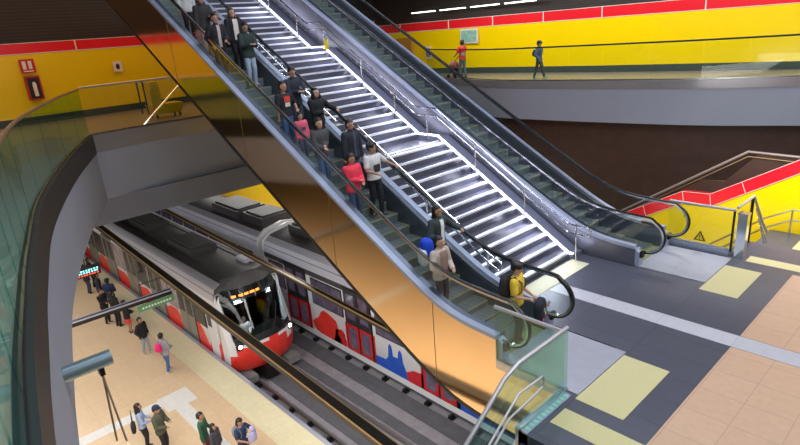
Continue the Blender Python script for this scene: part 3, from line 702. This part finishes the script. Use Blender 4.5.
MB().tube([(-7.50, .80, 1.45), (-7.48, 1.46, 1.45)], .105, 14).build('tube', M['braket'], t)
MB().tube([(-7.5, .72, 1.45), (-7.5, .86, 1.45)], .07, 10).build('mount', M['blackmetal'], t)
m = MB(); m.box(-7.53, -7.42, 1.28, 1.34, 1.26, 1.36); m.build('clamp', M['blackmetal'], t)
for dx, dy in ((-.35, -.25), (.35, .35)): MB().tube([(-7.47, 1.31, 1.25), (-7.47+dx, 1.31+dy, -5.6)], .014, 6).build('rope', M['rope'], t)
# left wall fittings
o = MB(); o.box(-25.98, -25.94, 4.70, 5.20, 4.72, 5.22); o.mi = 1; o.box(-25.94, -25.93, 4.78, 4.9, 4.85, 5.15); o.box(-25.94, -25.93, 4.98, 5.1, 4.85, 5.15); o.box(-25.94, -25.93, 4.78, 5.12, 4.76, 4.8)
o = o.build('fire_sign', [M['signred'], M['white']]); tag(o, 'square red fire equipment sign on the left yellow wall', 'sign')
t = thing('extinguisher_cabinet', 'red framed cabinet with an extinguisher on the left yellow wall', 'cabinet', (-25.98, 5.0, 3.75))
MB().box(-26.0, -25.82, 4.72, 5.22, 3.72, 4.6).build('frame', M['signred'], t); MB().box(-25.82, -25.80, 4.78, 5.16, 3.78, 4.54).build('panel', M['black'], t)
m = MB(); m.tube([(-25.76, 4.97, 3.85), (-25.76, 4.97, 4.3), (-25.76, 4.97, 4.38)], [.07, .07, .03], 10); m.build('extinguisher', M['white'], t)
o = MB(); o.box(-25.98, -25.95, 8.0, 8.35, 4.45, 4.85); o.mi = 1; o.ell((-25.95, 8.18, 4.65), (.01, .08, .12)); o = o.build('wall_notice', [M['white'], M['black']]); tag(o, 'small white notice with a black figure on the left yellow wall', 'sign')
# cleaning cart
t = thing('cleaning_cart', 'yellow cleaning cart parked by the far left balustrade', 'cart', (-21.6, 8.0, 2.8))
m = MB(); m.loft([[(-21.9, 7.65, 2.95), (-21.3, 7.65, 2.95), (-21.3, 8.6, 2.95), (-21.9, 8.6, 2.95)], [(-21.98, 7.55, 3.3), (-21.22, 7.55, 3.3), (-21.22, 8.7, 3.3), (-21.98, 8.7, 3.3)]]); m.build('bucket', M['cart'], t)
m = MB(); m.box(-21.9, -21.3, 7.6, 7.95, 3.3, 3.85); m.prism([(-21.95, 3.85), (-21.25, 3.85), (-21.35, 4.1), (-21.85, 4.1)], 7.62, 7.93); m.build('wringer', M['cart'], t)
MB().tube([(-21.9, 7.4, 3.0), (-21.9, 7.4, 4.2), (-21.3, 7.4, 4.2), (-21.3, 7.4, 3.0)], .03, 8).build('push_handle', mat('blue_plastic', (.03, .08, .2), .4), t)
for x in (-21.85, -21.35):
    for y in (7.7, 8.55): MB().ell((x, y, 2.88), (.08, .03, .08)).build('wheel', M['black'], t)
# elevator portal and posters on the far right wall
m = MB(); m.box(-24.25, -23.05, 22.55, 22.75, 2.8, 4.78); o = m.build('elevator_portal', M['orangew']); tag(o, 'orange lift surround at the left end of the right walkway', 'lift')
MB().box(-25.2, -24.26, 22.6, 22.75, 2.8, 4.7).build('lift_door', M['blackmetal'], o)
m = MB(); m.box(-20.45, -19.3, 23.60, 23.66, 4.3, 5.0); o = m.build('wall_poster', M['white']); tag(o, 'green framed map poster on the far yellow wall above the walker in red', 'poster')
MB().box(-20.38, -19.37, 23.58, 23.6, 4.36, 4.94).build('map_print', M['poster'], o)
o = MB(); o.box(-22.75, -22.35, 23.3, 23.34, 3.6, 4.25); o.mi = 1; o.box(-22.68, -22.58, 23.29, 23.3, 3.7, 4.15); o.box(-22.52, -22.42, 23.29, 23.3, 3.7, 4.15); o = o.build('lift_notice', [M['white'], M['black']]); tag(o, 'white lift pictogram notice on the wall right of the orange surround', 'sign')
# strip lamps on the corridor ceiling edge
for k in range(4):
    x = -23.3+2.02*k; o = MB().box(x, x+1.7, 22.95+.06*k, 23.05+.06*k, 6.0, 6.05).build('strip_lamp', M['ledceil']); tag(o, 'white strip lamp above the red band of the right walkway, %s' % ['nearest the lift', 'second from the lift', 'third from the lift', 'farthest from the lift'][k], 'lamp', 'strip lamps above the right walkway')
    MB().box(x, x+1.7, 22.93+.06*k, 23.07+.06*k, 6.05, 6.1).build('housing', M['black'], o)
    for xx in (x+.3, x+1.4): MB().tube([(xx, 23.0+.06*k, 6.1), (xx, 23.0+.06*k, 6.92)], .01, 5).build('hanger', M['black'], o)

# ------------------------------------------------------------------ people
def ik(a, b, l1, l2, hint):
    a, b = Vector(a), Vector(b); d = b-a; L = d.length
    if L > (l1+l2)*.999: b = a+d.normalized()*(l1+l2)*.999; d = b-a; L = d.length
    u = d.normalized(); k = (l1*l1-l2*l2+L*L)/(2*L); hgt = math.sqrt(max(0, l1*l1-k*k))
    hv = Vector(hint); hv = (hv-u*hv.dot(u)).normalized(); return a+u*k+hv*hgt, b
CL = {}
def cloth(c, rough=.8):
    k = 'cloth_%02d_%02d_%02d' % tuple(int(x*99) for x in c)
    return mat(k, c, rough, 0, .2, 14, bump=.15)
def person(label, x, y, z, rz, h, top=(.02, .02, .025), legs=(.03, .04, .08), sleeves='long', legw='trousers', hair='short', hairm='hair', L='down', R='down', turn=0, nod=0, stride=0, shoes=(.02, .02, .02), lean=0, skin='skin', extra=None, wide=1.1, coat=False, seated=False):
    t = thing('person', label, 'person', (x, y, z), rz)
    hipz = .51
    def P(x_, y_, z_): return Vector((x_+lean*(z_-.5), y_, z_))
    sh = {1: P(0, .098*wide, .80), -1: P(0, -.098*wide, .80)}
    tgt = {'down': (.03, .145, .475), 'phone': (.17, .045, .66), 'fold': (.12, -.02, .63), 'rail': (.16, .235, .66), 'push': (.2, .1, .60), 'hold': (.15, .06, .60), 'back': (-.05, .16, .5), 'up': (.2, .08, .76), 'pocket': (.05, .12, .53)}
    arms = {}
    for s, k in ((1, L), (-1, R)):
        q = tgt[k] if isinstance(k, str) else k; q = P(q[0], q[1]*s if not (isinstance(k, tuple)) else q[1], q[2])
        arms[s] = (sh[s],) + ik(sh[s], q, .165, .15, (-.6, s*.5, -.3))
    legsj = {}
    for s in (1, -1):
        fx = stride*s; foot = Vector((fx, .055*s, .045)); hip = Vector((0, .05*s, hipz))
        if seated: foot = Vector((.25, .06*s, .1))
        legsj[s] = (hip,) + ik(hip, foot, .235, .235, (1, 0, 0))
    Hc = P(.01, 0, .928); rot = Matrix.Rotation(turn, 3, 'Z') @ Matrix.Rotation(nod, 3, 'Y')
    hp = lambda a, b, c: Hc + rot @ Vector((a, b, c))
    sc = lambda p: Vector(p)*h
    def torso(m, g, z0=.47, z1=.83):
        sec = [(.45, .060, .088), (.50, .066, .096), (.56, .060, .084), (.62, .056, .078), (.68, .062, .086), (.74, .066, .096), (.785, .060, .102), (.815, .048, .082), (.835, .034, .045)]
        rings = []
        for zz, rx, ry in sec:
            if zz < z0-.001 or zz > z1+.02: continue
            c = P(0, 0, zz); rings.append([sc(c+Vector(((rx+g)*math.cos(a), (ry*wide+g)*math.sin(a), 0))) for a in [2*math.pi*k/16 for k in range(16)]])
        m.loft(rings)
    b = MB()
    torso(b, 0); b.cap(sc(P(0, 0, .81)), sc(Hc+Vector((-.008, 0, -.03))), .032*h, .029*h)
    b.ell(sc(hp(-.004, 0, .008)), (.058*h, .047*h, .064*h), rot, 14, 10); b.ell(sc(hp(.012, 0, -.032)), (.042*h, .036*h, .040*h), rot)
    b.cap(sc(hp(.048, 0, .008)), sc(hp(.064, 0, -.012)), .006*h, .0095*h, 8)
    for s in (1, -1): b.ell(sc(hp(-.004, .048*s, -.004)), (.013*h, .007*h, .019*h), rot, 8, 6)
    for s in (1, -1):
        a0, a1, a2 = arms[s]; b.cap(sc(a0), sc(a1), .030*h, .024*h); b.cap(sc(a1), sc(a2), .024*h, .016*h)
        d = (a2-a1).normalized(); side = d.cross(Vector((0, 0, 1)) if abs(d.z) < .9 else Vector((1, 0, 0))).normalized(); nrm = side.cross(d).normalized()
        pc = a2+d*.022; b.cap(sc(a2), sc(a2+d*.034), .014*h, .0155*h)
        for k, (off, ln) in enumerate(((-.016, .030), (-.0055, .036), (.0055, .034), (.016, .026))):
            p0 = a2+d*.038+side*off; p1 = p0+d*ln*.5-nrm*.004; p2 = p1+d*ln*.35-nrm*.014
            b.cap(sc(p0), sc(p1), .0062*h, .0058*h, 6); b.cap(sc(p1), sc(p2), .0058*h, .005*h, 6)
        p0 = a2+d*.012+side*-.014*s; b.cap(sc(p0), sc(p0+d*.022-side*.016*s-nrm*.008), .0068*h, .0058*h, 6)
        l0, l1, l2 = legsj[s]; b.cap(sc(l0), sc(l1), .050*h, .034*h); b.cap(sc(l1), sc(l2), .035*h, .020*h)
        b.cap(sc(l2+Vector((-.01, 0, -.02))), sc(l2+Vector((.07, .006*s, -.03))), .022*h, .016*h)
    me = remesh(b, .0085, 2); body = link('body', me, M[skin], t, True, 0)
    # face
    for s in (1, -1): MB().ell(sc(hp(.0515, .019*s, .010)), (.006*h, .009*h, .0055*h), rot, 8, 6).build('eye', M['eye'], body, True)
    MB().ell(sc(hp(.051, 0, -.036)), (.006*h, .015*h, .004*h), rot, 8, 6).build('mouth', M['lip'], body, True)
    # hair
    def hs(q):
        if q.x > .25 and q.z < .42: return Vector((min(q.x, .15), q.y*.96, q.z))
        return q
    m = MB(); m.ell(sc(hp(-.012, 0, .017)), (.067*h, .060*h, .069*h), rot, 18, 14, shape=hs); m.ell(sc(hp(-.035, 0, -.005)), (.042*h, .054*h, .050*h), rot, 12, 10)
    if hair in ('long', 'pony'):
        m.ell(sc(hp(-.035, 0, -.03)), (.042*h, .058*h, .080*h), rot, 12, 10)
        if hair == 'long': m.ell(sc(hp(-.045, 0, -.09)), (.036*h, .07*h, .085*h), rot, 12, 10); [m.ell(sc(hp(-.0, s*.046, -.045)), (.030*h, .020*h, .070*h), rot) for s in (1, -1)]
        else: m.cap(sc(hp(-.06, 0, 0)), sc(hp(-.08, 0, -.10)), .022*h, .010*h)
    if hair == 'bun': m.ell(sc(hp(-.06, 0, .045)), (.028*h, .028*h, .026*h), rot)
    if hair == 'wild': [m.ell(sc(hp(-.015+.03*math.cos(a), .035*math.sin(a), .03)), (.044*h, .042*h, .044*h), rot) for a in (1, 2.2, 3.4, 4.6, 5.8)]
    link('hair', remesh(m, .010, 2), M[hairm], body, True, 0)
    if hair == 'cap':
        m = MB(); m.ell(sc(hp(-.004, 0, .04)), (.071*h, .064*h, .052*h), rot, 14, 8); m.ell(sc(hp(.065, 0, .03)), (.04*h, .036*h, .006*h), rot)
        link('cap', remesh(m, .009, 2), cloth((.015, .02, .05)), t, True, 0)
    # clothes
    m = MB(); torso(m, .018 if coat else .009, .44 if coat else .49, .83)
    if coat: m.cap(sc(P(0, 0, .81)), sc(P(0, 0, .845)), .042*h, .040*h)
    for s in (1, -1):
        a0, a1, a2 = arms[s]; g = .017 if coat else .009
        if sleeves == 'long': m.cap(sc(a0), sc(a1), (.032+g)*h, (.026+g)*h); m.cap(sc(a1), sc(a1.lerp(a2, .93)), (.026+g)*h, (.018+g)*h)
        elif sleeves == 'short': m.cap(sc(a0), sc(a0.lerp(a1, .7)), (.032+g)*h, (.030+g)*h)
        else: m.cap(sc(a0), sc(a0.lerp(a1, .1)), (.031+g)*h, (.031+g)*h)
    link('jacket' if coat else 'shirt', remesh(m, .012, 3), cloth(top), t, True, 0)
    m = MB(); torso(m, .004, .45, .56)
    if legw == 'skirt':
        m.loft([[sc(Vector(((rx)*math.cos(a), ry*math.sin(a), zz))) for a in [2*math.pi*k/14 for k in range(14)]] for zz, rx, ry in ((.55, .062, .088), (.48, .075, .104), (.40, .078, .108), (.32, .08, .112))])
    for s in (1, -1):
        l0, l1, l2 = legsj[s]
        if legw == 'trousers': m.cap(sc(l0), sc(l1), .056*h, .041*h); m.cap(sc(l1), sc(l1.lerp(l2, .93)), .041*h, .033*h)
        elif legw == 'shorts': m.cap(sc(l0), sc(l0.lerp(l1, .8)), .058*h, .05*h)
    link('skirt' if legw == 'skirt' else legw, remesh(m, .012, 3), cloth(legs), t, True, 0)
    for s in (1, -1):
        l2 = legsj[s][2]; m = MB(); m.cap(sc(l2+Vector((-.016, 0, -.022))), sc(l2+Vector((.03, .003*s, -.022))), .024*h, .022*h); m.cap(sc(l2+Vector((.02, 0, -.027))), sc(l2+Vector((.078, .007*s, -.030))), .020*h, .015*h)
        link('shoe', remesh(m, .009, 2), cloth(shoes, .5), t, True, 0)
    if extra: extra(t, h, P, arms)
    return t
def backpack(label, px, py, pz, rz, h, col, lean=0, sz=1, front=False, name='backpack'):
    t = thing(name, label, 'bag', (px, py, pz), rz)
    sx = 1 if front else -1
    m = MB(); m.ell((sx*.125*h, 0, .69*h), (.055*h*sz, .085*h*sz, .12*h*sz), nu=14, nv=10, shape=lambda q: Vector([math.copysign(abs(c)**.6, c) for c in q]))
    link('bag_body', remesh(m, .012, 2), cloth(col), t, True, 0)
    m = MB(); m.ell((sx*.175*h, 0, .66*h), (.02*h, .06*h*sz, .06*h*sz), nu=12, nv=8, shape=lambda q: Vector([math.copysign(abs(c)**.6, c) for c in q])); link('front_pocket', remesh(m, .012, 2), cloth(col), t, True, 0)
    for s in (1, -1):
        MB().tube([(sx*.08*h, s*.06*h, .80*h), (0, s*.065*h, .838*h), (-sx*.078*h, s*.066*h, .78*h), (-sx*.078*h, s*.075*h, .68*h), (0, s*.10*h, .62*h), (sx*.09*h, s*.06*h, .60*h)], .010*h, 6, ry=.006*h).build('strap', cloth(tuple(c*.6 for c in col)), t, True)
    return t
def phone(label, x, y, z, rz):
    m = MB(); m.box(-.006, .006, -.034, .034, -.068, .068); t = m.build('phone', M['black']); t.location = (x, y, z); t.rotation_euler = (0, -.5, rz); return tag(t, label, 'phone')
def chest_print(nm, c, w, hh, z=.72):
    def f(t, h, P, arms):
        m = MB(); p = P(.079, 0, z)*h
        rings = [[(p.x+.004-.10*(yy*h)**2*4, yy*h, p.z+zz) for yy in [(-w/2+w*k/6) for k in range(7)]] for zz in (-hh/2*h, 0, hh/2*h)]
        m.loft(rings, cap=False, close=False); m.build(nm, cloth(c), t, True)
    return f
def front_open(c, w=.05):
    def f(t, h, P, arms):
        m = MB(); prev = None
        rings = []
        for zz, rx in ((.50, .086), (.58, .083), (.66, .083), (.74, .087), (.80, .080), (.83, .062)):
            p = P(rx, 0, zz)*h; rings.append([(p.x, -w*h/2, p.z), (p.x+.006, 0, p.z), (p.x, w*h/2, p.z)])
        m.loft(rings, cap=False, close=False); m.build('open_front', cloth(c), t, True)
    return f
W = (.55, .55, .56)
T = TREAD
def rider(label, x, y, h, rz=0, **k): return person(label, x, y, T(x)+.012, rz, h, **k)
blk = (.012, .012, .016); jean = (.05, .10, .24); ljean = (.30, .36, .45)
rider('person in a white jacket at the top left, half cut by the frame', -15.35, 6.85, 1.5, top=(.5, .5, .48), coat=True, legs=blk, hair='long')
rider('person in a dark jacket and pale trousers near the top of the near escalator', -14.45, 6.85, 1.55, top=(.03, .025, .025), coat=True, legs=(.4, .38, .38), L='phone', R='down')
rider('man in a black coat over a pale shirt, high on the near escalator', -13.6, 6.72, 1.55, top=blk, coat=True, legs=blk, extra=front_open((.45, .36, .33)), R='pocket', L='hold')
rider('long haired woman with a cream scarf over a black coat', -13.9, 7.35, 1.5, top=blk, coat=True, legs=blk, hair='long', hairm='hairb', extra=front_open((.62, .56, .50), .09), skin='skin2')
rider('man in a dark green jacket and light jeans looking down at a phone', -13.25, 7.3, 1.5, top=(.02, .035, .03), coat=True, legs=ljean, L='phone', R='phone', nod=.35, shoes=(.5, .5, .5))
rider('blond haired child partly hidden behind the dark jackets', -14.25, 7.1, 1.25, top=(.35, .30, .35), legs=blk, hairm='hairb', hair='short')
rider('man in a black jacket reading a phone behind the red print shirt', -11.35, 7.25, 1.55, top=(.015, .018, .03), coat=True, legs=(.03, .04, .07), L='phone', R='phone', nod=.35)
phone('dark phone held by the man in black above the red print shirt', -11.35+.30, 7.25, T(-11.35)+1.09, 0)
def redprint(t, h, P, arms):
    chest_print('red_print', (.60, .05, .03), .10, .08, .755)(t, h, P, arms); chest_print('white_print', (.55, .5, .45), .085, .06, .675)(t, h, P, arms)
rider('bare armed person in a black tee with a red and white print', -11.0, 6.75, 1.5, top=blk, sleeves='short', legs=jean, hair='bun', extra=redprint, R='down', L=(.12, .12, .60), turn=.2)
rider('long haired woman all in black with one hand on the rail', -10.7, 7.38, 1.47, top=(.008, .008, .01), coat=True, legs=(.008, .008, .01), hair='long', L='rail', R='fold', skin='skin2')
rider('small child in a pink hooded jacket standing behind the grey jacket', -10.62, 6.85, 1.05, top=(.65, .10, .16), coat=True, legs=(.05, .06, .12), extra=chest_print('dark_print', (.05, .05, .1), .1, .06, .68))
rider('woman in a dark grey jacket and blue jeans holding her bag strap', -9.8, 6.75, 1.47, top=(.06, .06, .065), coat=True, legs=jean, hair='pony', R='hold', L='fold', skin='skin2', shoes=blk)
rider('man in a black leather jacket standing above the white tee', -9.5, 7.32, 1.55, top=(.015, .017, .022), coat=True, legs=(.08, .10, .16), wide=1.12, nod=.1, extra=front_open((.05, .06, .10), .04))
rider('woman in a bright pink red jacket and blue jeans', -8.8, 6.72, 1.42, top=(.85, .045, .09), coat=True, legs=(.04, .07, .16), hair='short', R='fold', L='hold', turn=.3, nod=.2, shoes=(.45, .4, .4))
rider('person in a white tee with dark print and black trousers gripping the rail', -8.8, 7.28, 1.55, top=(.68, .68, .68), sleeves='short', legs=blk, hair='wild', L='rail', R='hold', stride=.04, extra=chest_print('dark_print', (.03, .03, .035), .11, .10, .66))
rider('woman in a dark blazer and white top carrying a blue bag', -7.05, 7.28, 1.5, top=(.035, .05, .055), coat=True, legs=(.02, .04, .12), L='rail', hair='pony', R=(.14, -.10, .60), extra=front_open((.8, .8, .82), .06), turn=.25)
t = thing('handbag', 'blue bag with white panel carried by the woman in the dark blazer', 'bag', (-7.02, 6.92, T(-7.05)+.66), -.5)
m = MB(); m.ell((0, 0, 0.08), (.14, .13, .24), nu=16, nv=10, shape=lambda q: Vector([math.copysign(abs(c)**.6, c) for c in q])); link('bag_body', remesh(m, .015, 2), cloth((.01, .06, .60)), t, True, 0)
m = MB(); m.ell((.07, -.11, -.02), (.17, .07, .16), nu=16, nv=10, shape=lambda q: Vector([math.copysign(abs(c)**.5, c) for c in q])); link('white_panel', remesh(m, .015, 2), cloth((.65, .68, .72)), t, True, 0)
m = MB(); m.box(-.02, .10, -.168, -.155, -.08, .05); m.build('panel_print', cloth((.05, .07, .12)), t, True)
rider('woman in a beige jacket with patterned front low on the escalator', -6.5, 6.72, 1.45, top=(.55, .45, .40), coat=True, legs=(.02, .02, .025), hair='bun', hairm='hair', R=(.17, -.12, .60), L='hold', extra=front_open((.30, .20, .16), .12), skin='skin2')
# yellow shirt
person('person in a yellow tee stepping off the near escalator', -5.05, 7.0, .02, .35, 1.5, top=(.85, .58, .05), sleeves='short', legs=(.03, .03, .04), hair='wild', L='hold', R='hold', nod=.3, skin='skin2')
backpack('black and red backpack worn by the person in the yellow tee', -5.05, 7.0, .02, .35, 1.5, (.03, .02, .025), sz=1.1)
t = thing('patterned_bag', 'black bag with colourful pattern held in front of the yellow tee', 'bag', (-4.68, 7.12, .55), .35)
m = MB(); m.ell((0, 0, .15), (.09, .17, .22), nu=16, nv=10, shape=lambda q: Vector([math.copysign(abs(c)**.6, c) for c in q])); link('bag_body', remesh(m, .014, 2), cloth((.02, .02, .03)), t, True, 0)
for k, c in enumerate(((.7, .1, .35), (.1, .5, .3), (.75, .6, .1), (.4, .1, .5), (.7, .2, .1))): MB().ell((.085, -.12+.06*k, .05+.08*((k*2) % 3)), (.012, .035, .035)).build('colour_patch', cloth(c), t, True)
# platform
PZ = -5.7
def stand(label, x, y, h, rz, **k): return person(label, x, y, PZ, rz, h, **k)
stand('person in dark clothes at the very back of the platform crowd', -29.6, 5.9, 1.55, 1.4, top=blk, coat=True, legs=blk)
stand('person in a black jacket beside the hanging display', -28.9, 5.5, 1.5, 1.8, top=(.02, .02, .03), coat=True, legs=(.04, .05, .09))
stand('person in a navy coat standing behind the capped officer', -27.0, 5.55, 1.55, 1.4, top=(.015, .02, .04), coat=True, legs=(.06, .08, .15))
stand('capped officer in navy uniform on the platform', -25.75, 5.65, 1.6, 2.4, top=(.01, .02, .07), coat=True, legs=(.01, .015, .03), hair='cap', L='hold', R='hold')
stand('stout person in black with folded arms left of the officer pair', -24.8, 5.1, 1.6, .6, top=blk, coat=True, legs=blk, L='fold', R='fold', wide=1.15)
stand('person in black with a dark waistcoat left of the red skirt', -24.1, 5.32, 1.62, 2.0, top=(.015, .015, .02), coat=True, legs=blk, L='hold', R='down')
stand('woman in a black top and bright red skirt', -23.1, 5.45, 1.47, 1.6, top=blk, coat=True, legs=(.75, .05, .05), legw='skirt', hair='long', L='hold', R='hold')
stand('person in a black jacket and faded jeans walking along the platform', -20.85, 5.3, 1.52, .5, top=blk, coat=True, legs=(.32, .38, .45), stride=.05, L='pocket', R='pocket', shoes=(.5, .5, .5))
stand('person in a grey hooded top and blue jeans', -18.9, 5.35, 1.55, 1.9, top=(.30, .30, .34), coat=True, legs=(.06, .14, .33), stride=.06, L='hold', R='hold', shoes=(.6, .6, .6))
backpack('bright pink backpack on the grey hooded top', -18.9, 5.35, PZ, 1.9, 1.55, (.85, .02, .18), sz=.9)
stand('long haired woman in a pale blue shirt on the pale platform strip', -15.35, 3.3, 1.52, 1.2, top=(.30, .38, .60), legs=blk, hair='long', L='hold', R='hold')
t = thing('shoulder_bag', 'black shoulder bag at the side of the long haired woman', 'bag', (-15.45, 3.08, PZ+.75), 1.2)
m = MB(); m.ell((0, .06, .0), (.06, .14, .17), nu=14, nv=10, shape=lambda q: Vector([math.copysign(abs(c)**.5, c) for c in q])); link('bag_body', remesh(m, .014, 2), cloth((.015, .015, .025)), t, True, 0)
MB().tube([(0, -.04, .12), (.02, .1, .55), (0, .16, .12)], .01, 6).build('strap', M['black'], t, True)
stand('person in an olive jacket and dark cap', -14.75, 3.6, 1.57, .7, top=(.07, .08, .05), coat=True, legs=blk, hair='cap', L='phone', R='hold', wide=1.15)
stand('person in a green top with short dark hair', -13.5, 4.32, 1.57, .9, top=(.02, .09, .05), legs=(.15, .04, .04), L='hold', R='down')
stand('child with long black hair beside the green top', -13.1, 4.45, 1.33, .6, top=(.05, .05, .06), legs=blk, hair='long', coat=True)
stand('ponytailed person in a navy top carrying a baby', -12.5, 4.95, 1.52, .3, top=(.02, .04, .10), sleeves='short', legs=blk, hair='pony', L='up', R='hold', nod=.3)
backpack('grey backpack on the ponytailed person in navy', -12.5, 4.95, PZ, .3, 1.52, (.22, .23, .27), sz=.95)
t = thing('person', 'baby in a lavender patterned outfit held by the ponytailed person', 'person', (-12.18, 5.12, PZ+.86), .3+math.pi)
m = MB(); m.ell((0, 0, .18), (.09, .10, .17)); m.ell((0, 0, .40), (.075, .07, .085)); m.cap((0, 0, .3), (0, 0, .36), .04, .04)
for s in (1, -1): m.cap((0, .09*s, .28), (.10, .11*s, .2), .03, .02); m.cap((0, .05*s, .06), (.10, .07*s, -.05), .045, .03); m.cap((.1, .11*s, .2), (.13, .11*s, .19), .02, .018); m.cap((.10, .07*s, -.05), (.15, .07*s, -.05), .025, .02)
link('body', remesh(m, .01, 2), M['skin2'], t, True, 0)
m = MB(); m.ell((0, 0, .18), (.10, .11, .17)); [m.cap((0, .09*s, .28), (.10, .11*s, .2), .04, .03) for s in (1, -1)]; [m.cap((0, .05*s, .06), (.09, .07*s, -.03), .055, .04) for s in (1, -1)]
link('romper', remesh(m, .012, 2), cloth((.38, .38, .62)), t, True, 0)
m = MB(); m.ell((-.012, 0, .42), (.08, .078, .08)); link('sun_hat', remesh(m, .012, 2), cloth((.42, .42, .65)), t, True, 0)
# walkway
person('person in a red and black shirt pushing a stroller on the right walkway', -18.45, 21.4, 2.8, 3.0, 1.75, top=(.65, .03, .04), sleeves='short', legs=(.10, .13, .17), L='push', R='push', stride=.05, extra=lambda t, h, P, arms: MB().tube([(0, 0, .60*h), (0, 0, .665*h)], .092*h, 14, ry=.092*h).build('grey_band', cloth((.3, .3, .32)), t, True) and None)
person('person in a blue jacket striding along the right walkway', -14.05, 21.2, 2.8, .15, 1.55, top=(.06, .12, .22), coat=True, legs=(.05, .06, .07), stride=.13, L='back', R='pocket', hair='cap', shoes=(.05, .4, .4))
backpack('small dark backpack on the striding person in blue', -14.05, 21.2, 2.8, .15, 1.55, (.02, .04, .06), sz=.8)
t = thing('baby_stroller', 'dark folding stroller with a pink canopy pushed along the right walkway', 'stroller', (-19.05, 21.5, 2.8), 3.0)
m = MB(); m.ell((.05, 0, .62), (.26, .2, .2), nu=14, nv=10); link('canopy', remesh(m, .02, 2), cloth((.42, .16, .14)), t, True, 0)
m = MB(); m.ell((.08, 0, .38), (.2, .17, .14), nu=14, nv=10); link('seat', remesh(m, .02, 2), cloth((.02, .02, .03)), t, True, 0)
m = MB()
for s in (1, -1): m.tube([(-.45, .2*s, .98), (-.2, .2*s, .75), (.28, .2*s, .1)], .015, 6); m.tube([(.12, .2*s, .45), (-.25, .22*s, .1)], .015, 6)
m.tube([(-.45, -.2, .98), (-.45, .2, .98)], .018, 6); m.build('frame', M['blackmetal'], t, True)
for x in (-.25, .28):
    for s in (1, -1): MB().tube([(x, .2*s-.02, .09), (x, .2*s+.02, .09)], .09, 14).build('wheel', M['black'], t, True)
# train driver
person('train driver in a white shirt behind the windshield', -17.82, 7.95, -5.7, 0, 1.45, top=(.75, .72, .75), legs=blk, L='hold', R='hold', nod=.15)

# groups of the same kind
GR = {'tactile paving': 'tactile panels set in the floors', 'escalator': 'escalators either side of the staircase', 'train': 'metro trains on the two tracks', 'cable tray': 'trays hanging above the platform', 'track': 'railway tracks', 'balustrade': 'glass balustrades and guards', 'handrail': 'steel handrails of the stairs'}
for o in list(C.objects):
    if o.parent or 'group' in o or 'category' not in o: continue
    c = o['category']
    if c == 'person':
        z, x = o.location.z, o.location.x
        o['group'] = 'riders on the near escalator' if -.1 < z and x > -16 and z < 6 and o.location.y < 8 else 'people waiting on the platform' if z < -5 and o.location.y < 6.9 else 'people on the right walkway' if z > 2 else 'train crew'
    elif c in GR: o['group'] = GR[c]
# ------------------------------------------------------------------ lights
def area(name, loc, sx, sy, power, col=(1, 1, 1), rot=(0, 0, 0), spread=None):
    l = bpy.data.lights.new(name, 'AREA'); l.shape = 'RECTANGLE'; l.size = sx; l.size_y = sy; l.energy = power; l.color = col
    if spread: l.spread = spread
    o = bpy.data.objects.new(name, l); C.objects.link(o); o.location = loc; o.rotation_euler = rot; return o
R_ = math.radians
for k in range(4): area('mezzanine_light', (1.0, 4.5+3.2*k, 9.8), 9, .45, 290, (.93, .95, 1))
area('ledge_fill_light', (-7, 7, 9.6), 1.2, 12, 420, (.80, .86, 1), (0, R_(48), 0))  # added fill, tilted to brighten the left ledge
for k in range(3): area('void_light', (-10, 8.5+3.5*k, 10.2), 14, .4, 175, (.85, .88, 1))
area('corridor_light_right', (-9, 21.2, 6.6), 24, .8, 620, (1, .97, .92), (R_(28), 0, R_(5)))
area('corridor_light_left', (-22.8, 5, 8.5), 2, 14, 270, (1, .56, .26))
area('near_balcony_light', (-5, -2.5, 7), 12, 3, 520, (.80, 1, .98))
area('platform_light', (-20, 1.5, .2), 26, 3, 1100, (1, .97, .92))
area('platform_light_front', (-8, 1.5, -.8), 10, 3, 420, (1, .97, .92))
area('cab_fill_light', (-17.62, 8.42, -3.5), .15, 1.6, 45, (.85, 1, 1), (0, R_(50), 0))  # added to brighten the dark cab interior
area('track_fill_light', (-12, 8.5, -1.75), 8, .6, 160, (1, .97, .95), (0, R_(10), 0))  # added fill that lifts the dark track bed
area('far_platform_light', (-26, 16, .5), 24, 2, 900, (1, .97, .9))
area('far_stair_light', (-4, 14.8, 2.4), 5, 1.5, 190, (1, .98, .95), (R_(25), 0, 0))
for k in range(9):
    x = -6.9-1.45*k; area('stair_rail_light', (x, 10.5, szz(x)+.62), 1.0, .06, 22, (.82, .86, 1), (R_(-40), 0, 0), 2.2)
w = bpy.data.worlds.new('station_air'); S.world = w; w.use_nodes = True
bg = w.node_tree.nodes['Background']; bg.inputs[0].default_value = (.6, .66, .8, 1); bg.inputs[1].default_value = .25

# ------------------------------------------------------------------ camera
cd = bpy.data.cameras.new('camera'); cam = bpy.data.objects.new('camera', cd); C.objects.link(cam); S.camera = cam
cd.sensor_width = 36; cd.sensor_fit = 'HORIZONTAL'; cd.lens = 565.2/800*36; cd.clip_start = .05; cd.clip_end = 300
yw, pt_, rl = [math.radians(a) for a in (-48.078, 18.725, 4.503)]
F = Vector((math.sin(yw)*math.cos(pt_), math.cos(yw)*math.cos(pt_), -math.sin(pt_)))
Rt = Vector((math.cos(yw), -math.sin(yw), 0)); Dn = F.cross(Rt)
r2 = Rt*math.cos(rl)+Dn*math.sin(rl); d2 = -Rt*math.sin(rl)+Dn*math.cos(rl)
mm_ = Matrix((r2, -d2, -F)).transposed().to_4x4(); mm_.translation = Vector((0, 0, 5.2)); cam.matrix_world = mm_
vs = S.view_settings; S.display_settings.display_device = 'sRGB'; vs.view_transform = 'Standard'; vs.look = 'None'; vs.gamma = 1; vs.use_curve_mapping = False; vs.exposure = 0
